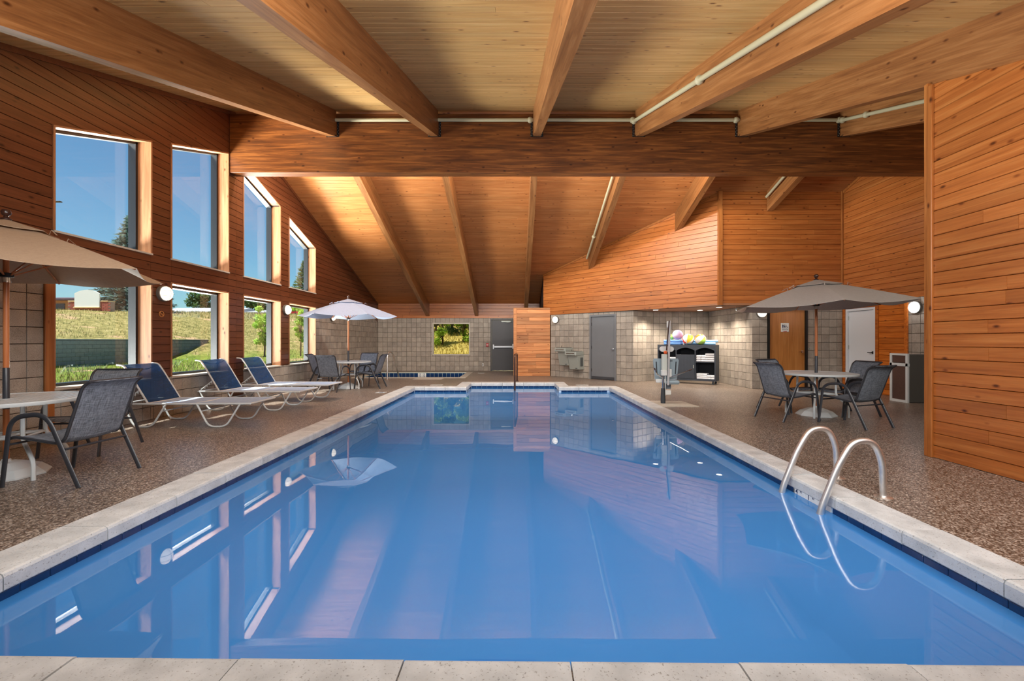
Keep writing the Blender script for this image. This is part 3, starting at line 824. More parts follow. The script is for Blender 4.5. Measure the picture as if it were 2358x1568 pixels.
MB().rng(-0.42, 0.16, 2.55, 3.25, ZF, ZF+0.03, 0.01).build('main_drain', plain('drain_blue', srgb(120, 150, 210), 0.6), pool)
# coping: profile across the stone, from the outer edge (0) to the pool side (w)
def coping(p0, p1, w_, seed, L=0.61, extra=(0, 0)):
    """row of coping stones from p0 to p1; the pool is to the left of p0 -> p1"""
    A = Vector((*p0, 0)); B = Vector((*p1, 0)); U = (B-A).normalized(); Nn = Vector((0, 0, 1)).cross(U)
    A = A-U*extra[0]; B = B+U*extra[1]; T = (B-A).length; n = max(1, round(T/L)); l = T/n
    pr = [(-w_, -0.085), (-w_, 0.010), (-0.010, 0.012), (0.005, 0.006), (0.012, -0.010), (0.012, -0.078), (0.006, -0.085)]
    key = (round(w_, 3), round(l, 3)); me = None; r = random.Random(seed)
    for i in range(n):
        if me is None:
            mm = MB(); h = l/2-0.003; mm.prism(pr, -h, h, lambda u, v, d: Vector((d, u, v))); me = mm.mesh('coping_stone', STONE)
        o = link('coping_stone', me, pool); c = A+U*(i+0.5)*l+Vector((0, 0, r.uniform(-0.002, 0.002)))
        o.matrix_basis = Matrix(((U.x, Nn.x, 0, c.x), (U.y, Nn.y, 0, c.y), (0, 0, 1, c.z), (0,0,0,1)))
CW = 0.30
coping((PX0, PY1), (PX0, 1.72), CW, 1)                        # left
coping((PX1, 1.66), (PX1, PY1), 0.25, 2)                      # right
coping((PX1, PY1), (SX1, PY1), CW, 3, extra=(0.25, 0))        # far, right of the steps
coping((SX1, PY1), (SX1, SY1), CW, 4, extra=(-CW, 0))
coping((SX1, SY1), (SX0, SY1), CW, 5, extra=(CW, CW))
coping((SX0, SY1), (SX0, PY1), CW, 6, extra=(0, -CW))
coping((SX0, PY1), (PX0, PY1), CW, 7, extra=(0, CW))
coping((PX0-0.28, 1.722), (PX1+0.25, 1.652), 0.34, 8, L=0.63)  # near edge, in front of the photographer
# waterline tiles
TL = 0.1555; tile_me = MB().box((0, 0, 0), (0.1515, 0.008, 0.078), None, 0.002).mesh('tile', TILE)
MARK = (3.50, 3.975)
def tiles(p0, p1, skip=None):
    A = Vector((*p0, 0)); B = Vector((*p1, 0)); U = (B-A).normalized(); Nn = Vector((0, 0, 1)).cross(U); T = (B-A).length
    n = int(T/TL); off = (T-n*TL)/2
    for i in range(n):
        c = A+U*(off+(i+0.5)*TL)+Nn*0.004; c.z = -0.126
        if skip and skip[0] < c.y < skip[1]: continue
        o = link('tile', tile_me, pool)
        o.matrix_basis = Matrix(((U.x, Nn.x, 0, c.x), (U.y, Nn.y, 0, c.y), (0, 0, 1, c.z), (0,0,0,1)))
tiles((PX0, PY1), (PX0, PY0)); tiles((PX1, PY0), (PX1, PY1), MARK); tiles((PX1, PY1), (SX1, PY1)); tiles((SX1, PY1), (SX1, SY1))
tiles((SX1, SY1), (SX0, SY1)); tiles((SX0, SY1), (SX0, PY1)); tiles((SX0, PY1), (PX0, PY1))
for i in range(3):
    y = MARK[0]+(i+0.5)*(MARK[1]-MARK[0])/3
    mk = MB().box((PX1-0.004, y, -0.126), (0.008, 0.155, 0.078), None, 0.001).build('marker_tile', TILE_W, pool, 'white depth marker tile')
    lt = {2: ('4', 'FT'), 1: ('1', 'IN'), 0: None}[i]
    # lettering reads from the pool side: text right = world -Y
    R = Matrix(((0, 0, -1), (-1, 0, 0), (0, 1, 0)))
    def put(me, yy, zz, nm, par):
        o = link(nm, me, par); o.matrix_basis = Matrix.Translation((PX1-0.0085, yy, zz)) @ R.to_4x4(); return o
    if lt:
        put(text_mesh(lt[0], 0.062, INK, 'lettering'), y+0.03, -0.107, 'lettering', mk)
        put(text_mesh(lt[1], 0.024, INK, 'lettering'), y-0.03, -0.096, 'lettering', mk)
    else:
        rg = MB(); rg.sweep([(0.021*math.cos(2*PI*q/20), 0.021*math.sin(2*PI*q/20), 0) for q in range(20)], 0.0026, seg=4, closed=True, bn=(0, 0, 1))
        rg.box((0, 0, 0), (0.042, 0.004, 0.001), Euler((0, 0, -PI/4))); rg.box((0.004, 0.001, 0), (0.026, 0.006, 0.001), Euler((0, 0, 0.6)))
        rg.sphere((-0.008, 0.010, 0), 0.0035, 8, 4, (1, 1, 0.2))
        put(rg.mesh('no_diving_mark', INK), y, -0.106, 'no_diving_mark', mk)
# water
m = MB().add([(x, y, ZW) for x, y in OUT], [tuple(range(len(OUT)))])
m.build('pool_water', WATER, None, 'still blue water filling the long swimming pool', 'water', kind='stuff')

# ---- spa (hot tub) in the far left corner
spa = thing('hot_tub', 'sunken hot tub with navy tile band in the far left corner', 'hot tub', (0, 0, 0))
x0, x1, y0, y1 = SPA
m = MB()
for a, b in (((x0, y0), (x1, y0)), ((x1, y0), (x1, y1)), ((x1, y1), (x0, y1)), ((x0, y1), (x0, y0))):
    m.add([(a[0], a[1], -0.9), (b[0], b[1], -0.9), (b[0], b[1], 0), (a[0], a[1], 0)], [(0, 1, 2, 3)])
m.add([(x0, y0, -0.9), (x1, y0, -0.9), (x1, y1, -0.9), (x0, y1, -0.9)], [(0, 1, 2, 3)])
m.build('tub_shell', plain('spa_plaster', srgb(150, 176, 172), 0.7), spa)
for q in sub_rects((x0-0.25, x1+0.25, y0-0.25, y1+0.25), [(x0, x1, y0, y1)]):
    MB().rng(q[0]+0.002, q[1]-0.002, q[2]+0.002, q[3]-0.002, -0.06, 0.012, 0.006).build('coping_slab', CONC, spa)
n = int((x1-x0)/0.155)
stile = MB().box((0, 0, 0), (0.150, 0.008, 0.10), None, 0.002).mesh('spa_tile', TILE)
for i in range(n):
    xx = x0+(i+0.5)*(x1-x0)/n
    if i in (9, 10):
        mk = MB().box((xx, y1-0.004, -0.07), (0.15, 0.008, 0.10), None, 0.001).build('marker_tile', TILE_W, spa, 'white spa marker tile')
        rg = MB().sweep([(xx+0.034*math.cos(2*PI*q/16), y1-0.009, -0.07+0.034*math.sin(2*PI*q/16)) for q in range(16)], 0.007, seg=4, closed=True)
        rg.box((xx, y1-0.009, -0.07), (0.012, 0.002, 0.05)); rg.build('no_diving_mark', INK, mk)
    else:
        o = link('spa_tile', stile, spa); o.location = (xx, y1-0.004, -0.07)
n2 = int((y1-y0)/0.155)
for i in range(n2):
    o = link('spa_tile', stile, spa); o.location = (x0+0.004, y0+(i+0.5)*(y1-y0)/n2, -0.07); o.rotation_euler = (0, 0, PI/2)
MB().add([(x0, y0, -0.115), (x1, y0, -0.115), (x1, y1, -0.115), (x0, y1, -0.115)], [(0, 1, 2, 3)]).build('hot_tub_water', SPA_WATER, None, 'greenish water in the hot tub in the far corner', 'water', kind='stuff')

# ================================================================== DOORS
def set_frame(o, fr, u, v, d=0.0):
    O, U, V, N = fr; p = O+U*u+V*v+N*d
    o.matrix_basis = Matrix(((U.x, -N.x, V.x, p.x), (U.y, -N.y, V.y, p.y), (U.z, -N.z, V.z, p.z), (0,0,0,1)))
def flip(fr):
    """same plane with U running to the viewer's right, so that local -Y faces the room"""
    return fr
# local door space: x along the wall (0..w), y into the wall, z up; room side is -y
def door(nm, fr, u0, u1, h, m_frame, m_leaf, fw=0.05, proud=0.02, leaf_in=0.03):
    D = tag(empty(nm), kind='structure'); set_frame(D, fr, u0, 0)
    w_ = u1-u0
    f = MB(); f.rng(0, fw, -proud, 0.12, 0, h); f.rng(w_-fw, w_, -proud, 0.12, 0, h); f.rng(fw, w_-fw, -proud, 0.12, h-fw, h)
    f.build('door_frame', m_frame, D)
    lf = MB().rng(fw+0.004, w_-fw-0.004, leaf_in, leaf_in+0.045, 0.012, h-fw-0.004, 0.003).build('door_leaf', m_leaf, D)
    return D, lf, w_
def lever(lf, x, z, y, dirx, mat=CHROME2):
    b = MB().lathe([(0, 0), (0.032, 0), (0.032, 0.012), (0.012, 0.016), (0.012, 0.05), (0, 0.05)], (0, 0, 0), 14, True, 'Y')
    b.v = [(vx+x, y-vy, vz+z) for vx, vy, vz in b.v]
    b.sweep([(x, y-0.045, z), (x+dirx*0.11, y-0.045, z)], 0.010, 0.012, 8); b.build('door_lever', mat, lf)
def hinges(lf, x, zs, y, mat=CHROME2):
    for z in zs: MB().rng(x-0.012, x+0.012, y-0.008, y+0.004, z-0.05, z+0.05, 0.003).build('hinge', mat, lf)

# exit door in the far wall
fr = (Vector((XL, YF, 0)), Vector((1, 0, 0)), Vector((0, 0, 1)), Vector((0, -1, 0)))
D1, L1, w1 = door('door_1', fr, fd_open[0], fd_open[1], 2.2, DOOR_D, DOOR_D, 0.05, 0.01)
m = MB(); m.rng(0.10, w1-0.08, -0.06, -0.02, 0.98, 1.06, 0.01); m.rng(0.10, 0.16, -0.07, 0.03, 0.92, 1.12, 0.01); m.build('panic_bar', plain('bar_silver', srgb(196, 200, 204), 0.3, metal=0.5), L1)
m = MB(); m.rng(w1-0.16, w1-0.08, -0.08, 0.03, 0.94, 1.14, 0.012); m.build('panic_bar_latch', WHITE, L1)
m = MB(); m.rng(0.46, 0.86, -0.03, 0.03, 2.06, 2.12, 0.008); m.sweep([(0.6, -0.02, 2.07), (0.8, -0.10, 2.04), (0.92, -0.02, 2.09)], 0.010); m.build('door_closer', STEELG, L1)
# grey door in the angled wall
D2, L2, w2 = door('door_2', f_d, gd0, gd1, 2.12, DOOR_G, DOOR_G, 0.055, 0.022)
b = MB().lathe([(0, 0), (0.035, 0), (0.035, 0.012), (0.014, 0.02), (0.014, 0.04), (0.028, 0.05), (0.028, 0.07), (0, 0.078)], (0, 0, 0), 14, True, 'Y')
b.v = [(x+w2-0.13, 0.03-y, z+1.0) for x, y, z in b.v]; b.build('door_knob', CHROME2, L2)
hinges(L2, 0.057, (0.3, 1.05, 1.82), 0.02, STEELBLK)
MB().rng(0.06, w2-0.06, 0.02, 0.03, 0.012, 0.10).build('kick_strip', DOOR_D, L2)
# restroom door with its sign
D3, L3, w3 = door('door_3', f_r, rd0, rd1, 2.13, STEELBLK, W_DOOR, 0.045, 0.02)
lever(L3, w3-0.12, 0.98, 0.03, -1); hinges(L3, 0.05, (0.3, 1.08, 1.9), 0.02, STEELG)
sg = MB().rng(0.36, 0.57, 0.018, 0.03, 1.50, 1.73, 0.004).build('restroom_sign', WHITE, L3, 'white restroom sign with navy figures')
gx = MB(); ys_ = 0.0165
def fig(x, woman):
    gx.sphere((x, ys_, 1.688), 0.009, 10, 6, (1, 0.15, 1))
    if woman: body = [(x-0.006, 1.676), (x+0.006, 1.676), (x+0.019, 1.630), (x+0.007, 1.628), (x+0.006, 1.598), (x-0.006, 1.598), (x-0.007, 1.628), (x-0.019, 1.630)]
    else: body = [(x-0.018, 1.676), (x+0.018, 1.676), (x+0.018, 1.640), (x+0.009, 1.638), (x+0.009, 1.598), (x-0.009, 1.598), (x-0.009, 1.638), (x-0.018, 1.640)]
    gx.prism(body, ys_-0.001, ys_+0.001, lambda u, v, d: Vector((u, d, v)))
fig(0.408, False); fig(0.458, True)
gx.sweep([(0.505+0.021*math.cos(t), ys_, 1.617+0.021*math.sin(t)) for t in [2.0+q*0.32 for q in range(15)]], 0.0035, seg=6)
gx.sweep([(0.500, ys_, 1.664), (0.502, ys_, 1.636), (0.520, ys_, 1.634), (0.532, ys_, 1.612)], 0.0045, seg=6); gx.sphere((0.499, ys_, 1.676), 0.007, 8, 6, (1, 0.2, 1))
gx.build('sign_figures', INK, sg)
tm = text_mesh('RESTROOM', 0.030, plain('sign_grey_print', srgb(110, 116, 128), 0.5), 'sign_lettering')
o = link('sign_lettering', tm, sg); o.location = (0.465, 0.0170, 1.56); o.rotation_euler = (PI/2, 0, 0)
MB().rng(0.42, 0.51, 0.016, 0.019, 1.505, 1.520).build('sign_red_strip', RED, sg)
# white door in the right passage wall (seen obliquely); u runs with +Y, viewer's right is -Y
fxr = (Vector((XR, 0, 0)), Vector((0, -1, 0)), Vector((0, 0, 1)), Vector((-1, 0, 0)))
D4, L4, w4 = door('door_4', fxr, -wd_open[1], -wd_open[0], 2.08, DOOR_W, DOOR_W, 0.06, 0.012)
lever(L4, w4-0.12, 0.98, 0.03, -1, STEELBLK); hinges(L4, 0.065, (0.35, 1.1, 1.85), 0.02, STEELG)
cs = MB(); cs.rng(-0.075, -0.005, -0.028, 0.0, 0, 2.16, 0.003); cs.rng(w4+0.005, w4+0.085, -0.028, 0.0, 0, 2.16, 0.003); cs.rng(-0.005, w4+0.005, -0.028, 0.0, 2.085, 2.16, 0.003)
cs.build('door_casing', W_CEDAR, D4)

# ================================================================== WALL LIGHTS
def globe(fr, u, z, label, mat, power, r=0.12):
    t = thing('wall_light', label, 'wall light', group='round bulkhead lights on the walls'); set_frame(t, fr, u, z)
    MB().lathe([(0, 0), (r*1.08, 0), (r*1.08, -0.05), (r*0.98, -0.055), (0, -0.055)], (0, 0, 0), 24, True, 'Y').build('mounting_ring', plain('light_base_grey', srgb(96, 92, 86), 0.5), t)
    prof = [(r*0.96, -0.05)]+[(r*math.cos(a), -0.055-0.085*math.sin(a)) for a in [i*PI/2/6 for i in range(1, 7)]]
    MB().lathe(prof, (0, 0, 0), 24, True, 'Y').build('glass_dome', mat, t)
    g = MB()
    for zz in (-0.35, 0.35):
        q = [(r*1.01*math.cos(a), -0.058-0.088*math.sin(a)*0.94, zz*r) for a in [i*PI/10 for i in range(11)]]
        g.sweep([(x*0.94, y, z2) for x, y, z2 in q], 0.0025, seg=5)
    g.sweep([(0, -0.058-0.088*math.sin(a), r*1.01*math.cos(a)) for a in [i*PI/10 for i in range(11)]], 0.0025, seg=5)
    g.build('wire_guard', plain('guard_wire', srgb(150, 140, 124), 0.4), t)
f_l = (Vector((XL, 0, 0)), Vector((0, 1, 0)), Vector((0, 0, 1)), Vector((1, 0, 0)))
globe(f_l, 7.17, 2.04, 'round caged wall light on the post between the first and second left windows', GLOBE, 14)
globe(f_l, 11.0, 2.05, 'round wall light on the post beside the last left window', GLOBE, 14)
globe(f_l, 13.75, 2.02, 'round wall light on the block wall behind the far umbrella', GLOBE, 16)
globe(f_d, u_at(f_d, 1281), 2.02, 'round wall light above the drinking fountain', GLOBE, 16)
globe(f_r, (1752-1187)*YR/1000-DD[0], 2.0, 'round wall light beside the wooden restroom door', GLOBE, 16)
globe(fxr, -9.30, 1.98, 'bright cool-white round wall light above the waste bin', GLOBE_W, 22)
# recessed lights of the alcove
for i, (px, py, lb) in enumerate(((1510, 714.5, 'left'), (1612, 714.5, 'right rear'), (1656, 708, 'right front'))):
    d = (Z2-1.25)/((786-py)/1000.0); x = (px-1187)*d/1000.0
    d = {0: 13.15, 1: 13.25, 2: 12.1}[i]; x = (px-1187)*d/1000.0
    t = thing('recessed_downlight', '%s round recessed downlight in the alcove ceiling' % lb, 'ceiling light', (x, d, Z2), 0, 'alcove downlights')
    MB().lathe([(0.075, -0.004), (0.095, -0.004), (0.095, 0.0), (0.075, 0.0), (0.075, -0.004)], seg=20).build('trim_ring', WHITE, t)
    MB().lathe([(0, -0.002), (0.076, -0.002)], seg=20).build('lens', DOWN, t)
    s_ = lamp('downlight_beam', 'SPOT', (x, d, Z2-0.03), 150, (1.0, 0.86, 0.7), (0, 0, 0), spot_size=2.3, spot_blend=0.8, shadow_soft_size=0.07)
# sprinkler head by the alcove
t = thing('fire_sprinkler', 'chrome sprinkler head hanging under the soffit edge', 'sprinkler', (6.05, 11.9, Z2)); m = MB()
m.sweep([(0, 0, 0), (0, 0, -0.10)], 0.016); m.build('sprinkler_pipe_drop', CHROME2, t)
MB().lathe([(0, -0.10), (0.03, -0.10), (0.03, -0.106), (0, -0.106)], seg=12).build('deflector', CHROME2, t)

# ================================================================== FURNITURE
def face(dx, dy): return math.atan2(dx, -dy)
def make_chair():
    t = thing('patio_chair', 'x', 'chair')
    a_, b_ = 0.011, 0.021
    for sx in (-0.29, 0.29):
        path = fillet([(sx, -0.31, 0), (sx, -0.235, 0.60), (sx, 0.08, 0.635), (sx, 0.37, 0)], 0.13, 8)
        n1 = 10; n2 = len(path)-10
        MB().sweep(path[:n1], a_, b_, 10, (1, 0, 0)).build('leg', FRAME_D, t)
        MB().sweep(path[n1-1:n2], a_, b_, 10, (1, 0, 0)).build('armrest', FRAME_D, t)
        MB().sweep(path[n2-1:], a_, b_, 10, (1, 0, 0)).build('leg', FRAME_D, t)
        rail = fillet([(sx*0.86, -0.30, 0.40), (sx*0.86, -0.25, 0.425), (sx*0.86, 0.19, 0.36), (sx*0.86, 0.36, 0.86), (sx*0.86, 0.43, 0.905)], 0.09, 5)
        MB().sweep(rail, 0.013, 0.013, 8, (1, 0, 0)).build('sling_rail', FRAME_D, t)
    rail0 = fillet([(0, -0.30, 0.40), (0, -0.25, 0.425), (0, 0.19, 0.36), (0, 0.36, 0.86), (0, 0.43, 0.905)], 0.09, 5)
    def sl(pts, nm):
        m = MB(); nx = 8; vs = []; top = []
        for p in pts:
            for i in range(nx+1):
                s_ = i/nx; sag = -0.016*math.sin(PI*s_); vs.append((-0.245+0.49*s_, p.y+(-sag if p.z > 0.5 else 0), p.z+(sag if p.z <= 0.5 else 0)))
        n = len(pts); w_ = nx+1
        low = [(x, y+0.004, z-0.005) for x, y, z in vs]; fs = []
        for j in range(n-1):
            for i in range(nx):
                q = (j*w_+i, j*w_+i+1, (j+1)*w_+i+1, (j+1)*w_+i); fs.append(q); fs.append(tuple(n*w_+e for e in q[::-1]))
        for i in range(nx):
            fs.append((i, i+1, n*w_+i+1, n*w_+i)); e = (n-1)*w_+i; fs.append((e, e+1, n*w_+e+1, n*w_+e))
        m.add(vs+low, fs, True); m.build(nm, SLING, t)
    k = [i for i, p in enumerate(rail0) if p.z > 0.37 and p.y > 0.15]
    cut = k[0] if k else 10
    cut = min(range(len(rail0)), key=lambda i: abs(rail0[i].y-0.21)+abs(rail0[i].z-0.40))
    def dens(pts):
        out = []
        for i in range(len(pts)-1):
            L_ = (pts[i+1]-pts[i]).length; q = max(1, int(L_/0.06))
            for j in range(q): out.append(pts[i].lerp(pts[i+1], j/q))
        out.append(pts[-1]); return out
    sl(dens(rail0[:cut+1]), 'seat'); sl(dens(rail0[cut:]), 'backrest')
    MB().sweep([(-0.28, 0.235, 0.325), (0.28, 0.235, 0.325)], 0.010).build('stretcher', FRAME_D, t)
    MB().sweep([(-0.28, -0.275, 0.36), (0.28, -0.275, 0.36)], 0.010).build('stretcher', FRAME_D, t)
    MB().sweep([(-0.25, 0.425, 0.903), (0.25, 0.425, 0.903)], 0.012).build('top_bar', FRAME_D, t)
    return t
CH = [(-4.08, 4.00, -1, 0.03, 'charcoal sling chair nearest the camera at the left table, seen from behind', 'chairs around the left table'),
      (-4.86, 4.98, 0.15, -1, 'charcoal sling chair behind the left table below the big window', 'chairs around the left table'),
      (-4.64, 3.30, 0, 1, 'charcoal sling chair cut by the left photo edge, only a leg in view', 'chairs around the left table'),
      (-4.60, 10.98, 0.12, 1, 'grey sling chair on the near side of the far umbrella table', 'chairs around the far table'),
      (-3.93, 11.72, -1, 0.0, 'grey sling chair on the pool side of the far umbrella table', 'chairs around the far table'),
      (-4.35, 12.45, -0.1, -1, 'grey sling chair on the back side of the far umbrella table', 'chairs around the far table'),
      (-5.16, 11.75, 1, 0.1, 'grey sling chair between the far umbrella table and the windows', 'chairs around the far table'),
      (4.42, 7.05, 0.97, 0.22, 'grey sling chair at the left side of the right umbrella table', 'chairs around the right table'),
      (5.07, 6.53, -0.33, 0.94, 'grey sling chair nearest the camera at the right umbrella table', 'chairs around the right table'),
      (5.66, 7.45, -1, -0.08, 'grey sling chair at the right umbrella table next to the waste bin', 'chairs around the right table'),
      (4.96, 7.95, 0.35, -0.9, 'grey sling chair at the right umbrella table in front of the restroom door', 'chairs around the right table')]
ch0 = make_chair()
for i, (x, y, dx, dy, lb, gr) in enumerate(CH):
    c = ch0 if i == 0 else copy_tree(ch0)
    c.location = (x, y, 0); c.rotation_euler = (0, 0, face(dx, dy)); c['label'] = lb; c['group'] = gr

def make_table():
    t = thing('patio_table', 'x', 'table'); R_ = 0.585; z = 0.72
    MB().lathe([(R_-0.035, z-0.035), (R_-0.004, z-0.035), (R_, z-0.03), (R_, z-0.006), (R_-0.006, z), (R_-0.035, z), (R_-0.035, z-0.035)], seg=48).build('rim', FRAME_W, t)
    n = 19; pitch = 2*(R_-0.04)/n
    for i in range(n):
        x = -(R_-0.04)+(i+0.5)*pitch; L_ = math.sqrt((R_-0.03)**2-x*x)
        if abs(x) < 0.035:
            s_ = MB(); s_.rng(x-pitch*0.33, x+pitch*0.33, -L_, -0.035, z-0.016, z-0.004, 0.002); s_.rng(x-pitch*0.33, x+pitch*0.33, 0.035, L_, z-0.016, z-0.004, 0.002); s_.build('slat', FRAME_W, t)
        else: MB().rng(x-pitch*0.33, x+pitch*0.33, -L_, L_, z-0.016, z-0.004, 0.002).build('slat', FRAME_W, t)
    MB().lathe([(0.027, z-0.03), (0.05, z-0.03), (0.05, z-0.002), (0.027, z-0.002), (0.027, z-0.03)], seg=20).build('pole_collar', FRAME_W, t)
    m = MB()
    for a in (0, PI/2): m.box((0, 0, z-0.026), (2*R_-0.06, 0.03, 0.016), Euler((0, 0, a+PI/4)))
    hole = MB()
    for a in range(4):
        an = PI/4+a*PI/2; hole.box((math.cos(an)*0.30, math.sin(an)*0.30, z-0.026), (0.5, 0.03, 0.016), Euler((0, 0, an)))
    hole.build('top_brace', FRAME_W, t)
    for a in range(4):
        an = PI/4+a*PI/2; c, s_ = math.cos(an), math.sin(an)
        pts = fillet([(r*c, r*s_, zz) for r, zz in ((0.27, z-0.03), (0.27, 0.36), (0.44, 0.17), (0.44, 0.0))], 0.05, 4)
        MB().sweep(pts, 0.017).build('leg', FRAME_W, t)
    pts = [(0.27*math.cos(PI/4+a*PI/2), 0.27*math.sin(PI/4+a*PI/2), 0.37) for a in range(4)]
    for i in range(4): MB().sweep([pts[i], pts[(i+1) % 4]], 0.011).build('leg_brace', FRAME_W, t)
    MB().lathe([(0.028, 0.35), (0.06, 0.35), (0.06, 0.38), (0.028, 0.38), (0.028, 0.35)], seg=16).build('lower_collar', FRAME_W, t)
    m = MB()
    for p in pts: m.sweep([Vector(p)*0.22+Vector((0, 0, 0.37*0.78)), p], 0.010)
    m.build('lower_spokes', FRAME_W, t)
    return t
TB = [((-4.75, 4.05), 0.45, 'white slatted round table at the left photo edge'), ((-4.47, 11.62), 0.2, 'white round table by the windows at the far left'), ((5.11, 7.38), 0.12, 'white slatted round table on the right deck')]
tb0 = make_table()
for i, ((x, y), rz, lb) in enumerate(TB):
    t = tb0 if i == 0 else copy_tree(tb0)
    t.location = (x, y, 0); t.rotation_euler = (0, 0, rz); t['label'] = lb; t['group'] = 'round patio tables'

def umbrella(loc, phase, canvas, label, rad=1.30, zt=2.30, ze=1.86, tilt=0.0):
    t = thing('patio_umbrella', label, 'umbrella', (loc[0], loc[1], 0), 0, 'patio umbrellas')
    bs = MB().lathe([(0, 0.155), (0.03, 0.155), (0.04, 0.13), (0.10, 0.125), (0.23, 0.075), (0.30, 0.012), (0.30, 0.0), (0, 0)], seg=8, smooth=False, phase=phase); bs.build('base', FRAME_W, t)
    MB().lathe([(0.022, 0.12), (0.022, 0.66)], seg=14).build('lower_pole', W_POLE, t)
    MB().lathe([(0.0235, 0.62), (0.0235, 1.0), (0.021, 1.005), (0.02, 1.005)], seg=14).build('pole_sleeve', FRAME_D, t)
    MB().lathe([(0.021, 0.99), (0.021, zt+0.02)], seg=14).build('upper_pole', W_POLE, t)
    MB().lathe([(0.026, 1.80), (0.032, 1.80), (0.032, 1.845), (0.026, 1.845)], seg=14).build('runner_ferrule', CHROME2, t)
    MB().lathe([(0.024, 1.845), (0.05, 1.85), (0.05, 1.885), (0.024, 1.89)], seg=14).build('runner_hub', STEELBLK, t)
    MB().lathe([(0, zt+0.02), (0.035, zt+0.02), (0.038, zt+0.035), (0.02, zt+0.045), (0.016, zt+0.058), (0.03, zt+0.07), (0.036, zt+0.092), (0.028, zt+0.115), (0, zt+0.124)], seg=14).build('finial', FINIAL, t)
    P = lambda k, s_: Vector((rad*s_*math.cos(phase+k*PI/3), rad*s_*math.sin(phase+k*PI/3), zt+(ze-zt)*(s_**1.12)+tilt*rad*s_*math.cos(phase+k*PI/3)))
    for k in range(6):
        a = [P(k, s_) for s_ in [0.0+i/10 for i in range(11)]]; b = [P(k+1, s_) for s_ in [i/10 for i in range(11)]]
        nx = 8; vs = []
        for i in range(11):
            s_ = i/10
            for j in range(nx+1):
                f = j/nx; p = a[i].lerp(b[i], f); p.z -= 0.05*s_*math.sin(PI*f)*(0.4+0.6*s_); p.xy *= 1-0.035*math.sin(PI*f)*s_**3; vs.append(p)
        low = [v-Vector((0, 0, 0.004)) for v in vs]; n = len(vs); fs = []; w_ = nx+1
        for i in range(10):
            for j in range(nx):
                q = (i*w_+j, i*w_+j+1, (i+1)*w_+j+1, (i+1)*w_+j); fs += [q, tuple(n+e for e in q[::-1])]
        for j in range(nx): e = 10*w_+j; fs.append((e, e+1, n+e+1, n+e))
        m = MB(); m.add(vs+low, fs, True); m.build('canopy_panel', canvas, t)
        MB().sweep([P(k, 0.04)-Vector((0, 0, 0.018)), P(k, 0.5)-Vector((0, 0, 0.018)), P(k, 0.985)-Vector((0, 0, 0.014))], 0.008, 0.011, 6).build('rib', W_POLE, t)
        an = phase+k*PI/3
        MB().sweep([(0.045*math.cos(an), 0.045*math.sin(an), 1.868), P(k, 0.47)-Vector((0, 0, 0.03))], 0.006, 0.009, 6).build('strut', W_POLE, t)
        pk = [P(k, 0.33)+Vector((0, 0, 0.010)), P(k, 0.33)+Vector((0.01, 0.01, 0.055)), P(k, 0.38)+Vector((-0.01, 0.02, 0.03))]
        MB().sweep(pk, 0.006, 0.002, 6).build('tie_tab', canvas, t)
    # vent cap
    m = MB(); vs = [Vector((0, 0, zt+0.03))]
    for k in range(6): q = P(k, 0.29); vs.append(Vector((q.x, q.y, q.z+0.028)))
    mids = []
    for k in range(6):
        q = (vs[1+k]+vs[1+(k+1) % 6])/2; q.xy *= 0.96; q.z -= 0.006; mids.append(q)
    vs += mids; fs = []
    for k in range(6): fs += [(0, 1+k, 7+k), (0, 7+k, 1+(k+1) % 6)]
    lo = [v-Vector((0, 0, 0.004)) for v in vs]; n = len(vs)
    fs += [tuple(n+e for e in f[::-1]) for f in fs[:]]
    rim_ = [1, 7, 2, 8, 3, 9, 4, 10, 5, 11, 6, 12]
    for i in range(12): a, b = rim_[i], rim_[(i+1) % 12]; fs.append((a, b, n+b, n+a))
    m.add(vs+lo, fs); m.build('vent_cap', canvas, t)
    return t
umbrella((-4.75, 4.05), math.radians(60), CANVAS_A, 'tan market umbrella cut off by the left photo edge', 1.22, 2.36, 1.93)
umbrella((-4.47, 11.62), math.radians(12), CANVAS_B, 'pale grey umbrella over the far left table', 1.26, 2.36, 1.93)
umbrella((5.11, 7.38), math.radians(10), CANVAS_C, 'taupe grey umbrella over the right table', 1.32, 2.27, 1.86, 0.03)

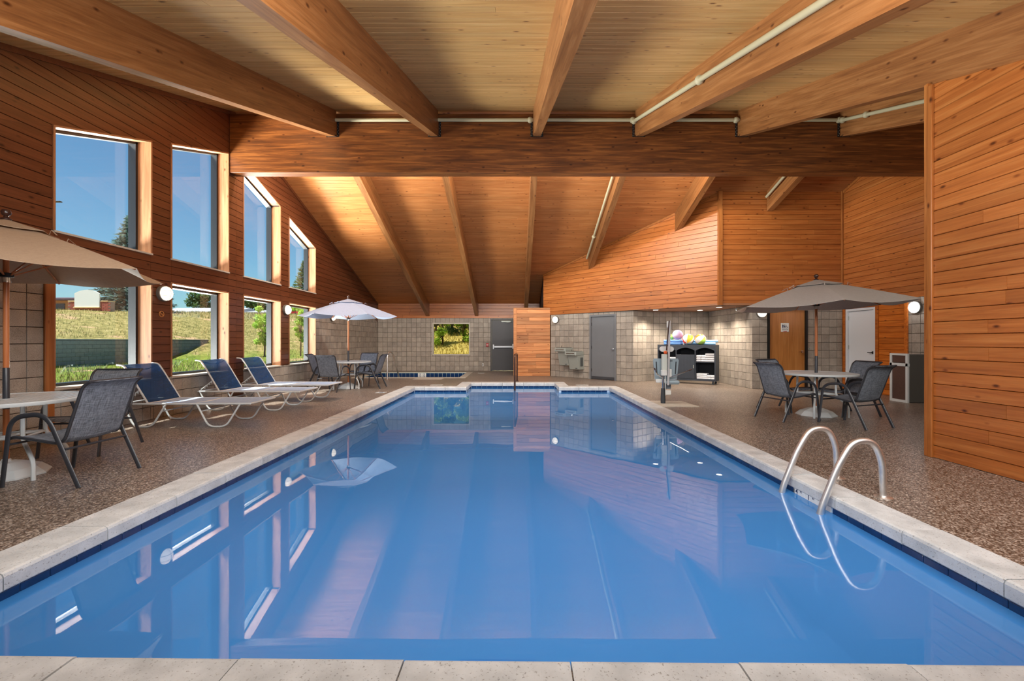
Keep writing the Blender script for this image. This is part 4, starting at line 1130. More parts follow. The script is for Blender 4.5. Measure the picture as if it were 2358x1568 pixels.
def make_lounger():
    """head end at -X, foot end at +X; origin on the floor at the middle"""
    t = thing('sun_lounger', 'x', 'sun lounger'); W_ = 0.335; zs = 0.345
    x0, x1, xh = -0.93, 0.93, -0.56
    for sy in (-1, 1):
        y = sy*W_
        MB().sweep(fillet([(x0, y, zs), (x1, y, zs)], 0.1), 0.014).build('side_rail', FRAME_W, t)
        for (xa, xb) in ((-0.90, -0.28), (0.16, 0.78)):
            MB().sweep(fillet([(xa, y, zs), (xa+0.17, y, 0.014), (xb-0.20, y, 0.014), (xb, y, zs-0.005)], 0.09, 5), 0.013).build('leg', FRAME_W, t)
        bk = fillet([(xh, y*0.93, zs+0.012), (-0.83, y*0.93, 0.80), (-0.90, y*0.93, 0.90), (-1.0, y*0.93, 0.905)], 0.12, 6)
        MB().sweep(bk, 0.013).build('back_rail', FRAME_W, t)
        br = MB(); p0, p1 = Vector((-0.90, y*0.9, zs+0.03)), Vector((-0.69, y*0.9, 0.535))
        br.sweep([p0, p1], 0.009)
        d = (p1-p0).normalized(); nrm = Vector((d.z, 0, -d.x))
        for q in range(4):
            c = p0+(p1-p0)*(0.25+q*0.2); br.add([c+Vector((0, .004, 0)), c+d*0.035+Vector((0, .004, 0)), c+nrm*0.035+Vector((0, .004, 0)), c-Vector((0, .004, 0)), c+d*0.035-Vector((0, .004, 0)), c+nrm*0.035-Vector((0, .004, 0))], [(0, 1, 2), (3, 5, 4), (0, 2, 5, 3), (1, 4, 5, 2), (0, 3, 4, 1)])
        br.build('ratchet_arm', FRAME_W, t)
    for x, nm in ((x0, 'end_bar'), (x1, 'end_bar'), (xh, 'hinge_bar'), (0.14, 'cross_bar')):
        MB().sweep([(x, -W_, zs), (x, W_, zs)], 0.013).build(nm, FRAME_W, t)
    for x in (-0.35, 0.22): MB().sweep([(x, -W_, 0.235), (x, W_, 0.235)], 0.009).build('leg_stretcher', FRAME_W, t)
    def sheet(pts, mat, nm):
        m = MB(); vs = []; nx = 6
        for p in pts:
            for j in range(nx+1):
                f = j/nx; sg = 0.012*math.sin(PI*f); vs.append(Vector((p[0]+(sg*0.6 if p[1] > 0.4 else 0), -0.31+0.62*f, p[1]-(sg if p[1] <= 0.4 else 0))))
        n = len(vs); w_ = nx+1; low = [v-Vector((0.003, 0, 0.004)) for v in vs]; fs = []
        for i in range(len(pts)-1):
            for j in range(nx):
                q = (i*w_+j, i*w_+j+1, (i+1)*w_+j+1, (i+1)*w_+j); fs += [q, tuple(n+e for e in q[::-1])]
        m.add(vs+low, fs, True); m.build(nm, mat, t)
    sheet([(xh+0.01+i*(x1-xh-0.02)/8, zs+0.012) for i in range(9)], SLING_S, 'seat')
    bp = fillet([(xh, 0, zs+0.02), (-0.83, 0, 0.80), (-0.90, 0, 0.90), (-1.0, 0, 0.905)], 0.12, 6)
    bp = [bp[0].lerp(bp[1], q/5) for q in range(5)]+list(bp[1:])
    sheet([(p.x, p.z) for p in bp], SLING_B, 'backrest')
    pt = [(-0.905, -0.31, 0.885)]+[(-0.90+0.03*math.sin(PI*i/8), -0.31+0.62*i/8, 0.885-0.06*math.sin(PI*i/8)) for i in range(1, 8)]+[(-0.905, 0.31, 0.885)]
    MB().sweep(pt, 0.006).build('top_bow', FRAME_D, t)
    return t
lg0 = make_lounger()
for i, (x, y, rz, lb) in enumerate(((-4.79, 6.63, 0.02, 'white and blue sun lounger nearest the camera under the windows'), (-4.80, 8.16, -0.03, 'middle one of the three blue sun loungers under the windows'), (-4.78, 9.3, -0.03, 'blue sun lounger farthest from the camera, by the far table'))):
    t = lg0 if i == 0 else copy_tree(lg0)
    t.location = (x, y, 0); t.rotation_euler = (0, 0, rz); t['label'] = lb; t['group'] = 'sun loungers along the windows'

# ================================================================== POOL FITTINGS
def rail(name, pts, r, mat, label, flanges=(), cat='handrail', smooth=0.15, extra=None):
    t = thing(name, label, cat, pts[0]); o_ = Vector(pts[0])
    MB().sweep([p-o_ for p in fillet(pts, smooth, 8)], r, seg=14).build('rail_tube', mat, t)
    for f in flanges:
        b = MB().lathe([(r, 0.0), (0.06, 0.0), (0.062, 0.008), (0.05, 0.018), (r, 0.022)], Vector(f)-o_, 20); b.build('flange', mat, t)
    return t
lad = thing('pool_ladder', 'stainless steel pool ladder on the right side of the pool', 'ladder', (2.70, 3.72, 0))
for y in (3.47, 3.97):
    pts = fillet([(2.94, y, 0.0), (2.93, y, 0.30), (2.86, y, 0.455), (2.70, y, 0.455), (2.585, y, 0.27), (2.42, y, -0.14), (2.40, y, -0.75), (2.53, y, -0.80)], 0.14, 8)
    MB().sweep([p-Vector((2.70, 3.72, 0)) for p in pts], 0.0255, seg=14).build('rail', CHROME, lad)
    MB().lathe([(0.02, 0.0), (0.062, 0.0), (0.064, 0.008), (0.05, 0.018), (0.02, 0.022)], (0.24, y-3.72, 0.0), 20).build('flange', CHROME, lad)
for z in (-0.24, -0.50): MB().rng(-0.36, -0.26, -0.24, 0.24, z-0.02, z, 0.008).build('tread', WHITE, lad)
rail('step_handrail', [(0.05, 13.58, 0.0), (0.05, 13.58, 0.86), (-0.02, 12.15, 0.88), (-0.02, 12.15, -0.42)], 0.026, BRONZE, 'bronze handrail standing in the pool entry steps', [(0.05, 13.58, 0.0)], smooth=0.12)
rail('spa_handrail', [(-4.16, 14.1, 0.0), (-4.16, 14.1, 0.80), (-4.13, 14.25, 0.93), (-4.10, 14.5, 0.86), (-4.14, 15.6, -0.2)], 0.024, CHROME, 'chrome grab rail at the hot tub edge', [(-4.16, 14.1, 0.0)], smooth=0.2)

# white marker plates set in the deck
for i, (x, y, sx, sy, lb) in enumerate(((-3.28, 10.6, 0.22, 0.22, 'small white marker plate in the deck beside the left coping'), (-2.25, 12.42, 0.34, 0.16, 'white marker plate in the deck behind the far coping left of the steps'),
                                        (-2.9, 14.55, 0.95, 0.62, 'pale concrete patch in the deck in front of the hot tub'), (-1.35, 17.1, 0.25, 0.15, 'white marker plate near the exit door'), (1.9, 12.4, 0.36, 0.16, 'white marker plate in the deck behind the far coping right of the steps'))):
    t = MB().rng(x-sx/2, x+sx/2, y-sy/2, y+sy/2, 0.0, 0.006, 0.002).build('deck_marker', TILE_W if i != 2 else CONC, None, lb, 'marker plate', 'plates set in the deck')
    if i == 0:
        q = MB().sweep([(x+0.05*math.cos(a*PI/8), y+0.05*math.sin(a*PI/8), 0.007) for a in range(16)], 0.006, 0.001, 4, closed=True); q.box((x, y, 0.007), (0.1, 0.012, 0.001), Euler((0, 0, 0.8))); q.build('no_diving_mark', INK, t)
t = MB().prism([(2.76, 9.10), (3.46, 9.06), (3.50, 8.28), (2.80, 8.30)], 0.0, 0.008, lambda u, v, d: Vector((u, v, d)))
t.build('lift_pad', CONC, None, 'pale concrete pad under the pool lift', 'concrete pad')

# ---- pool lift
LX, LY = 2.97, 8.74
pl = thing('pool_lift', 'accessible pool lift with grey seat on a dark post', 'pool lift', (LX, LY, 0.008))
MB().lathe([(0, 0), (0.045, 0), (0.048, 0.06), (0.036, 0.30), (0, 0.30)], seg=16).build('post_sleeve', DARKG, pl)
MB().lathe([(0.021, 0.28), (0.021, 0.60)], seg=14).build('post', CHROME2, pl)
MB().rng(-0.03, 0.065, -0.05, 0.06, 0.555, 0.665, 0.008).build('pivot_box', WHITE, pl)
MB().rng(-0.02, 0.075, -0.03, 0.05, 0.66, 0.985, 0.008).build('column_housing', plain('lift_offwhite', srgb(206, 212, 204), 0.45), pl)
MB().box((0.043, -0.01, 1.02), (0.06, 0.06, 0.06), None, 0.015).build('orange_cap', ORANGE, pl)
m = MB(); m.sweep([(0.10, 0.0, 0.36), (0.125, 0.02, 1.0), (0.15, 0.04, 1.66)], 0.020, 0.03, 8, (1, 0, 0)); m.build('mast', plain('lift_silver', srgb(200, 198, 200), 0.35), pl)
MB().sweep([(0.055, -0.04, 1.06), (0.118, -0.02, 1.66)], 0.011, 0.02, 8, (1, 0, 0)).build('actuator_arm', BRONZE, pl)
MB().rng(0.10, 0.165, 0.02, 0.09, 1.52, 1.65, 0.01).build('mast_head', WHITE, pl)
m = MB(); pr = [(0.12+0.14*sx_+0.055*math.cos(a), 1.085+0.055*math.sin(a)) for sx_, rng_ in ((0.62, range(-4, 5)), (-0.62, range(4, 13))) for a in [q*PI/8 for q in rng_]]
m.prism(pr, 0.12, 0.16, lambda u, v, d: Vector((u, d, v))); m.build('headrest', WHITE, pl)
m = MB(); m.prism([(-0.11, 0.46), (0.33, 0.46), (0.37, 0.86), (0.35, 0.89), (-0.13, 0.89), (-0.15, 0.86)], 0.14, 0.175, lambda u, v, d: Vector((u, d, v))); sb = m.build('seat_back', GREY_P, pl)
for x in (-0.085, 0.305): MB().box((x, 0.137, 0.70), (0.022, 0.01, 0.26), Euler((0, 0.06 if x > 0 else -0.06, 0)), 0.006).build('back_slot', DARKG, sb)
MB().rng(0.14, 0.24, 0.133, 0.14, 0.835, 0.85, 0.003).build('back_slot', DARKG, sb)
MB().rng(0.13, 0.20, 0.06, 0.14, 0.52, 0.68, 0.006).build('control_box', WHITE, pl)
for p in ([(0.10, 0.05, 0.49), (0.32, -0.08, 0.60), (0.46, -0.16, 0.67)], [(0.02, 0.05, 0.50), (-0.16, -0.08, 0.60), (-0.20, -0.12, 0.68)]):
    MB().sweep(fillet(p, 0.05), 0.011).build('armrest', CHROME2, pl)
    MB().sweep([Vector(p[2]), Vector(p[2])+(Vector(p[2])-Vector(p[1]))*0.35], 0.014).build('grip', BRONZE, pl)
MB().rng(0.09, 0.36, 0.02, 0.46, 0.37, 0.45, 0.03).build('seat', GREY_P, pl)
MB().rng(-0.10, 0.10, 0.10, 0.16, 0.40, 0.47, 0.01).build('seat_bracket', WHITE, pl)
m = MB(); m.rng(0.10, 0.27, 0.30, 0.34, 0.25, 0.37, 0.01); m.build('leg_plate', plain('lift_grey', srgb(120, 132, 144), 0.5), pl)
MB().rng(0.055, 0.175, 0.02, 0.10, 0.16, 0.255, 0.012).build('battery_box', WHITE, pl)
MB().sweep([(0.055, 0.02, 0.15), (0.055, 0.02, 0.60)], 0.007).build('cable_guide', WHITE, pl)

# ---- storage cabinet in the alcove
U_ = Vector((0.8, -0.6, 0)); FRc = Vector((5.70, 12.37, 0)); CWd, CDp, CHt = 1.66, 0.45, 1.15
wic = NB('dark_wicker'); vv = wic.coords((1, 1, 1))
wv = wic.n('ShaderNodeTexWave', wave_type='BANDS', bands_direction='Z'); wv.inputs['Scale'].default_value = 26; wic.l(vv, wv.inputs['Vector'])
wv2 = wic.n('ShaderNodeTexWave', wave_type='BANDS', bands_direction='X'); wv2.inputs['Scale'].default_value = 16; wic.l(vv, wv2.inputs['Vector'])
hh = wic.mathn('MULTIPLY', wv.outputs['Fac'], wv2.outputs['Fac'])
wic.l(wic.ramp(hh, [(0.1, srgb(30, 36, 46)), (0.8, srgb(66, 76, 90))]), wic.b.inputs['Base Color']); wic.set(Roughness=0.6); wic.bump(hh, 0.4, 0.004)
WICK = wic.m; WBLK = plain('dark_wicker_inside', srgb(24, 26, 32), 0.8)
cab = thing('storage_cabinet', 'dark wicker open cabinet on castors holding towels in the alcove', 'cabinet', FRc-U_*CWd, math.atan2(U_.y, U_.x))
# local: x 0..CWd along the front, y 0..CDp to the back, z up
z0c = 0.10
MB().rng(0, CWd, 0, CDp, z0c, z0c+0.05).build('base_panel', WICK, cab)
MB().rng(0, CWd, 0, CDp, CHt-0.05, CHt).build('top_panel', WICK, cab)
MB().rng(0, CWd, CDp-0.02, CDp, z0c+0.05, CHt-0.05).build('back_panel', WBLK, cab)
MB().rng(0, 0.03, 0, CDp-0.02, z0c+0.05, CHt-0.05).build('side_panel', WICK, cab); MB().rng(CWd-0.03, CWd, 0, CDp-0.02, z0c+0.05, CHt-0.05).build('side_panel', WICK, cab)
bays = [(0.03, 0.545), (0.57, 1.09), (1.115, CWd-0.03)]
for x in (0.545, 1.09): MB().rng(x, x+0.025, 0, CDp-0.02, z0c+0.05, CHt-0.05).build('divider', WICK, cab)
for (a, b) in bays:
    top = CHt-0.05; bz = CHt-0.17; n = 10
    arc_ = [(a+(b-a)*q/n, bz+0.085*math.sin(PI*q/n)) for q in range(n+1)]
    m = MB()
    for q in range(n): m.prism([arc_[q], arc_[q+1], (arc_[q+1][0], top), (arc_[q][0], top)], 0.002, 0.03, lambda u, v, d: Vector((u, d, v)))
    m.build('arched_valance', WICK, cab)
for (a, b) in (bays[0], bays[2]): MB().rng(a, b, 0.01, CDp-0.03, 0.635, 0.655).build('shelf', WICK, cab)
cd = MB().rng(bays[1][0]+0.005, bays[1][1]-0.005, 0.0, 0.025, z0c+0.055, 0.86, 0.003).build('door', WICK, cab)
MB().rng(bays[1][1]-0.04, bays[1][1]-0.02, -0.015, 0.0, 0.46, 0.56, 0.004).build('door_handle', STEELG, cd)
for x in (0.08, CWd-0.08):
    for y in (0.06, CDp-0.06):
        m = MB().lathe([(0, -0.014), (0.034, -0.014), (0.034, 0.014), (0, 0.014)], (x, y, 0.036), 14, True, 'Y'); m.rng(x-0.02, x+0.02, y-0.02, y+0.02, 0.06, 0.10); m.build('castor', DARKG, cab)
M_c = Matrix.Translation(cab.location) @ Matrix.Rotation(math.atan2(U_.y, U_.x), 4, 'Z')
rzc = math.atan2(U_.y, U_.x)
def towel(x, y, z, w_, d_, h_, label, roll=False):
    """a folded (rounded) towel or a rolled one"""
    p = M_c @ Vector((x, y, z)); t = thing('towel', label, 'towel', p, rzc, 'white towels on the cabinet shelves')
    if roll:
        m = MB().lathe([(0, -d_/2), (w_*0.46, -d_/2), (w_*0.5, -d_/2+0.01), (w_*0.5, d_/2-0.01), (w_*0.46, d_/2), (0, d_/2)], (0, 0, w_/2), 14, True, 'Y'); m.build('towel_roll', TOWEL, t)
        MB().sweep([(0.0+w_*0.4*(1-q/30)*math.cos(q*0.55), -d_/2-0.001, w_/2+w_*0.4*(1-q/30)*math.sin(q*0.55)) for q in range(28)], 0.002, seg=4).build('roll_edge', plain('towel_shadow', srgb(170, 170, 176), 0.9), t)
        return
    m = MB(); r_ = h_/2
    pr = [(-d_/2+r_-r_*math.sin(a), r_-r_*math.cos(a)) for a in [q*PI/6 for q in range(7)]]+[(d_/2-0.005, h_), (d_/2, h_-0.004), (d_/2, 0.002), (d_/2-0.004, 0)]
    m.prism(pr, -w_/2, w_/2, lambda u, v, d: Vector((d, u, v))); m.build('folded_cloth', TOWEL, t)
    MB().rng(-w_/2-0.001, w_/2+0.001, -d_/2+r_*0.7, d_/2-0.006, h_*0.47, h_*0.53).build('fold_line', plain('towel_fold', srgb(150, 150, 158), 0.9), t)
pos = ['bottom', 'second', 'third', 'fourth', 'top']
for q in range(4):
    towel(bays[2][0]+0.375, 0.20, 0.655+q*0.062, 0.24, 0.30, 0.058, '%s folded white towel in the right stack of the middle shelf' % pos[min(q, 4) if q < 3 else 4])
for q in range(3):
    for s_ in (0, 1): towel(bays[2][0]+0.075+0.13*s_, 0.18, 0.655+q*0.066, 0.118, 0.30, 0.062, '%s small white towel in the %s of the middle shelf' % (pos[q if q < 2 else 4], ('left pile', 'centre pile')[s_]))
for q in range(3): towel(bays[2][0]+0.155, 0.20, z0c+0.05+q*0.056, 0.28, 0.30, 0.052, '%s folded white towel in the left stack of the bottom shelf' % pos[q if q < 2 else 4])
for q in range(2):
    for s_ in (0, 1): towel(bays[2][0]+0.355+0.112*s_, 0.18, z0c+0.05+q*0.062, 0.104, 0.30, 0.058, '%s small white towel in the %s of the bottom shelf' % (('lower', 'upper')[q], ('centre pile', 'right pile')[s_]))
for q in range(2): towel(bays[0][0]+0.40, 0.20, 0.655+q*0.06, 0.2, 0.28, 0.056, '%s white towel on the left shelf behind the pool lift' % ('lower', 'upper')[q])
# things on top of the cabinet
BLUEB = plain('blue_foam', srgb(96, 146, 214), 0.5); NOOD = plain('light_blue_foam', srgb(134, 186, 236), 0.55)
def on_top(x, y): p = M_c @ Vector((x, y, CHt)); return p
def foam_mat(x, y, z, label):
    p = on_top(x, y); p.z += z; t = thing('foam_kickboard', label, 'kickboard', p, rzc, 'blue kickboards on the cabinet')
    MB().rng(-0.26, 0.26, -0.13, 0.13, 0.0, 0.072, 0.018).build('board_body', BLUEB, t)
    MB().rng(-0.262, 0.262, -0.132, 0.132, 0.03, 0.036).build('seam', plain('blue_foam_seam', srgb(60, 100, 170), 0.6), t)
foam_mat(0.42, 0.2, 0.0, 'lower of the two blue foam boards on the cabinet'); foam_mat(0.42, 0.2, 0.074, 'upper blue foam board under the purple ball')
def noodle(x0, x1, y, z, label):
    a, b = on_top(x0, y), on_top(x1, y); t = thing('pool_noodle', label, 'pool noodle', a, rzc, 'blue pool noodles on the cabinet')
    L_ = x1-x0; m = MB().lathe([(0.012, 0), (0.034, 0), (0.036, 0.004), (0.036, L_-0.004), (0.034, L_), (0.012, L_), (0.012, 0)], (0, 0, 0.037+z), 16, True, 'X'); m.build('foam_tube', NOOD, t)
noodle(0.72, 1.60, 0.26, 0.0, 'lower front light blue pool noodle on the cabinet'); noodle(0.72, 1.58, 0.345, 0.0, 'lower rear light blue pool noodle on the cabinet'); noodle(0.74, 1.66, 0.30, 0.068, 'topmost light blue pool noodle on the cabinet')
def beach_ball(x, y, z, r_, cols, label, rot, spot=None):
    p = on_top(x, y); p.z += z; t = thing('beach_ball', label, 'ball', p); t.rotation_euler = rot
    Rm = Euler(rot).to_matrix(); ofs = Rm.inverted() @ Vector((0, 0, r_))
    n = len(cols)
    for k_, c in enumerate(cols):
        m = MB(); vs = []; fs = []; na, nb = 6, 10
        for i in range(nb+1):
            th = PI*i/nb
            for j in range(na+1):
                ph = 2*PI*(k_+j/na)/n; vs.append(ofs+Vector((r_*math.sin(th)*math.cos(ph), r_*math.sin(th)*math.sin(ph), r_*math.cos(th))))
        for i in range(nb):
            for j in range(na): fs.append((i*(na+1)+j, (i+1)*(na+1)+j, (i+1)*(na+1)+j+1, i*(na+1)+j+1))
        m.add(vs, fs, True); m.build('ball_panel', plain('ball_vinyl', c, 0.25), t)
    if spot:
        MB().lathe([(0, r_*1.004), (r_*0.17, r_*0.988)], ofs, 14).build('end_cap', plain('ball_cap', spot, 0.3), t)
WHT = srgb(236, 234, 230)
beach_ball(0.875, 0.13, 0, 0.162, [srgb(232, 62, 50), WHT, srgb(250, 204, 74), WHT, srgb(104, 190, 214), WHT], 'beach ball with red, yellow and aqua panels', (0.75, 0.25, 2.2), srgb(104, 190, 214))
beach_ball(1.22, 0.13, 0, 0.158, [srgb(186, 216, 70), WHT, srgb(240, 150, 60), WHT, srgb(170, 210, 90), WHT], 'beach ball with lime and orange panels and a purple spot', (0.8, 0.35, 0.4), srgb(140, 70, 180))
t = thing('exercise_ball', 'shiny lilac ball resting on the blue foam boards', 'ball', on_top(0.545, 0.2)+Vector((0, 0, 0.148)))
MB().sphere((0, 0, 0.152), 0.152, 28, 18).build('ball_skin', plain('lilac_vinyl', srgb(204, 178, 216), 0.18, spec=0.7), t); MB().lathe([(0, 0.0), (0.012, 0.0)], (0.0, 0, 0.3045), 8).build('plug', WHITE, t)
t = thing('playground_ball', 'lime green ball behind the lilac ball on the foam boards', 'ball', on_top(0.33, 0.22)+Vector((0, 0, 0.148)))
MB().sphere((0, 0, 0.085), 0.1, 22, 14, (1, 1, 0.85)).build('ball_skin', plain('lime_vinyl', srgb(160, 222, 110), 0.3, noise=0.15, nscale=30), t); MB().lathe([(0, 0), (0.01, 0)], (0, 0, 0.1705), 8).build('plug', WHITE, t)

# ---- drinking fountain on the angled wall
t = thing('drinking_fountain', 'two-level grey steel drinking fountain beside the grey door', 'drinking fountain')
set_frame(t, f_d, u_at(f_d, 1296), 0.0)
for (xo, zo, nm) in ((0.0, 1.03, 'upper'), (0.44, 0.91, 'lower')):
    b = MB().rng(xo, xo+0.46, -0.46, 0.0, zo-0.13, zo, 0.012).build('basin_body', STEELG, t)
    MB().rng(xo+0.03, xo+0.43, -0.43, -0.06, zo, zo+0.012, 0.004).build('basin_top', plain('basin_dark', srgb(84, 84, 80), 0.3, metal=0.6), b)
    MB().rng(xo+0.06, xo+0.40, -0.468, -0.455, zo-0.075, zo-0.05, 0.003).build('push_bar', CHROME2, b)
    MB().sweep([(xo+0.23, -0.36, zo+0.01), (xo+0.23, -0.36, zo+0.06), (xo+0.23, -0.33, zo+0.075)], 0.012).build('bubbler', CHROME2, b)
    q = MB().prism([(-0.36, zo-0.13), (0.0, zo-0.13), (0.0, zo-0.60), (-0.24, zo-0.60)], xo+0.05, xo+0.46, lambda u, v, d: Vector((d, u, v))).build('cooler_cabinet', STEELG, t)
    gr = MB()
    for i in range(7): gr.rng(xo+0.4595, xo+0.463, -0.20+i*0.022, -0.188+i*0.022, zo-0.5, zo-0.2)
    gr.build('side_grille', DARKG, q); MB().rng(xo+0.30, xo+0.37, -0.262, -0.245, zo-0.57, zo-0.555).build('badge', DARKG, q)

# ---- waste bin
t = thing('waste_bin', 'grey waste bin with brown panels against the right wall', 'waste bin', (7.95, 8.80, 0))
MB().rng(0.03, 0.60, 0.0, 0.42, 0.0, 0.98, 0.012).build('bin_body', TRASH_G, t)
fp = MB()
for q in ([(0.0, 0.0), (0.05, 0.0), (0.05, 0.80), (0.0, 0.80)], [(0.37, 0.0), (0.42, 0.0), (0.42, 0.80), (0.37, 0.80)], [(0.05, 0.0), (0.37, 0.0), (0.37, 0.05), (0.05, 0.05)], [(-0.01, 0.74), (0.43, 0.74), (0.43, 0.80), (-0.01, 0.80)],
          [(0.0, 0.80), (0.05, 0.80), (0.05, 1.0), (0.0, 1.0)], [(0.37, 0.80), (0.42, 0.80), (0.42, 1.0), (0.37, 1.0)], [(0.05, 0.96), (0.37, 0.96), (0.37, 1.0), (0.05, 1.0)]):
    fp.prism(q, -0.005, 0.03, lambda u, v, d: Vector((d, u, v)))
fp.build('front_frame', FRAME_W, t)
MB().rng(0.008, 0.03, 0.05, 0.37, 0.05, 0.74).build('front_panel', TRASH_B, t)
MB().rng(0.008, 0.03, 0.05, 0.37, 0.81, 0.96).build('flap', TRASH_B, t)
# ---- small wall fittings
t = thing('fire_alarm_pull', 'small red fire alarm pull station left of the exit door', 'fire alarm', (-1.19, YF, 1.10)); MB().rng(-0.055, 0.055, -0.045, 0, -0.075, 0.075, 0.008).build('alarm_case', RED, t); MB().rng(-0.04, 0.04, -0.052, -0.044, -0.01, 0.015).build('pull_bar', WHITE, t)
t = thing('wall_outlet', 'white electrical outlet low on the far wall beside the exit door', 'outlet', (-1.38, YF, 0.26)); MB().rng(-0.035, 0.035, -0.008, 0, -0.06, 0.06, 0.003).build('cover_plate', WHITE, t); MB().rng(-0.018, 0.018, -0.011, -0.007, -0.04, 0.04, 0.002).build('sockets', DARKG, t)
t = thing('wall_plug', 'small round fitting on the block wall right of the restroom door', 'fitting', ((1864-1187)*YR/1000, YR, 1.05)); MB().lathe([(0.012, -0.006), (0.03, -0.008), (0.032, 0.0)], (0, 0, 0), 14, True, 'Y').build('ring', STEELG, t); MB().lathe([(0, -0.004), (0.013, -0.004)], (0, 0, 0), 10, True, 'Y').build('core', STEELBLK, t)
t = thing('notice_disc', 'small round no-smoking disc on the post under the caged wall light', 'sign', (XL, 7.15, 1.70)); MB().sweep([(0.004, 0.045*math.cos(a*PI/10), 0.045*math.sin(a*PI/10)) for a in range(20)], 0.006, seg=5, closed=True).build('ring', plain('tan_print', srgb(196, 132, 70), 0.5), t)
q = MB(); q.box((0.004, 0, 0), (0.004, 0.012, 0.085), Euler((PI/4, 0, 0))); q.box((0.004, 0, 0), (0.004, 0.05, 0.010)); q.build('bar', plain('tan_print2', srgb(196, 132, 70), 0.5), t)

# ================================================================== OUTSIDE
def lerp(a, b, t): return a+(b-a)*max(0, min(1, t))
def sm(t): t = max(0, min(1, t)); return t*t*(3-2*t)
RX, RY0, RY1 = -23.0, 12.0, 32.5           # retaining wall
def ground_z(x, y):
    crest = 4.0+(y-39)*0.054
    crest = max(3.0, min(crest, 8.0))
    base = -0.12
    # natural slope without the wall
    s_ = sm((-12.0-x)/26.0); nat = base+(crest-base)*s_
    # terraced ground with the wall
    if x > RX: ter = base+0.03*(-8-x)/15.0
    else: ter = 1.35+(crest-1.35)*min(1, (RX-x)/15.0)
    f = sm((y-27.5)/6.0)
    z = ter*(1-f)+nat*f
    if x < -38.0: z = min(z, crest)-(-38.0-x)*0.02
    return z
def grass_mat():
    k = NB('lawn'); v = k.coords()
    a = k.noise(v, 0.16, 4); b = k.noise(v, 2.2, 5, 0.7); c = k.noise(v, 26, 3, 0.7)
    g = k.mix(1.0, k.ramp(b, [(0.32, srgb(92, 94, 52)), (0.5, srgb(158, 146, 90)), (0.72, srgb(206, 186, 136))]), k.ramp(c, [(0.3, (0.55, 0.55, 0.5)), (0.7, (1.15, 1.15, 1.1))]), 'MULTIPLY')
    green = k.mix(1.0, k.ramp(b, [(0.3, srgb(84, 112, 36)), (0.7, srgb(148, 160, 70))]), k.ramp(c, [(0.3, (0.6, 0.6, 0.55)), (0.7, (1.1, 1.1, 1.05))]), 'MULTIPLY')
    sx = k.n('ShaderNodeSeparateXYZ'); tc = k.n('ShaderNodeTexCoord'); k.l(tc.outputs['Object'], sx.inputs[0])
    near = k.ramp(k.mathn('ADD', k.mathn('MULTIPLY', sx.outputs[2], 0.55), k.mathn('MULTIPLY', a, 0.6)), [(0.36, (0, 0, 0)), (0.70, (1, 1, 1))])
    dirt = k.ramp(k.noise(v, 0.34, 3), [(0.60, (0, 0, 0)), (0.66, (1, 1, 1))])
    col = k.mix(near, green, g); col = k.mix(k.mathn('MULTIPLY', dirt, 0.75), col, srgb(198, 160, 128))
    k.l(col, k.b.inputs['Base Color']); k.set(Roughness=0.95); k.b.inputs['Specular IOR Level'].default_value = 0.1
    k.bump(c, 0.8, 0.08); return k.m
LAWN = grass_mat()
xs = [-6.2, -7, -8, -10, -12, -14, -16, -18, -20, -22, -22.95, -23.05]+[-24-i*1.5 for i in range(12)]+[-45, -60, -90, -150, -260]
yv = [-60, -30, -10]+[i*2.0 for i in range(0, 46)]+[100, 130, 180, 260]
m = MB(); vs = [(x, y, ground_z(x, y)+random.uniform(-0.03, 0.03)*(1 if x < -8 else 0)) for y in yv for x in xs]; nx = len(xs); fs = []
for j in range(len(yv)-1):
    for i in range(nx-1): fs.append((j*nx+i, j*nx+i+1, (j+1)*nx+i+1, (j+1)*nx+i))
m.add(vs, fs, True)
o = m.build('lawn_ground', LAWN, None, 'grassy bank with dry patches outside the left windows', 'grass', kind='stuff')
# ground behind the far wall
m = MB(); yy = [18.75, 20, 21, 22, 24, 27, 32, 40, 60]; xx = [-6.3, -5, -3, -1, 1, 3, 6, 12]
hz = lambda y: -0.1+max(0, y-19.2)*0.34 if y < 27 else 2.55+(y-27)*0.1
m.add([(x, y, hz(y)) for y in yy for x in xx], [(j*8+i, j*8+i+1, (j+1)*8+i+1, (j+1)*8+i) for j in range(8) for i in range(7)], True)
m.build('dry_bank', plain('dry_grass', srgb(206, 188, 124), 0.95, noise=0.25, nscale=9, bump=0.6), None, 'dry yellow grass bank seen through the far window', 'grass', kind='stuff')

# grass blades on the bank (uncountable)
def blades(n, fn, name, cols, hmin, hmax, label):
    r = random.Random(5); m = MB()
    for i in range(n):
        x, y, z = fn(r); h = r.uniform(hmin, hmax); a = r.uniform(0, PI); w_ = h*0.10; dx, dy = math.cos(a)*w_, math.sin(a)*w_
        lx, ly = r.uniform(-.4, .4)*h, r.uniform(-.4, .4)*h
        m.mat_i = r.randrange(len(cols)); m.add([(x-dx, y-dy, z-0.02), (x+dx, y+dy, z-0.02), (x+lx, y+ly, z+h)], [(0, 1, 2)])
    me = m.mesh(name, cols, fix=False); o = link(name, me); tag(o, label, 'grass', kind='stuff')
def fb(r):
    while True:
        y = r.uniform(8, 75); x = -r.uniform(max(7, y*0.45), y*1.25+3)
        if x > -40 and x < -6.8 and not (abs(x-RX) < 0.4 and y < 33): return x, y, ground_z(x, y)
GB = [plain('blade_straw', srgb(196, 178, 122), 0.9), plain('blade_tan', srgb(176, 156, 98), 0.9), plain('blade_olive', srgb(128, 128, 66), 0.9)]
blades(26000, fb, 'grass_blades', GB, 0.05, 0.22, 'tufts of mixed dry and green grass on the bank outside')
def fb2(r): y = r.uniform(44, 80); x = -r.uniform(30, 39.5); return x, y, ground_z(x, y)
blades(5000, fb2, 'tall_grass_blades', GB, 0.12, 0.32, 'tall pale grass along the top of the bank outside')
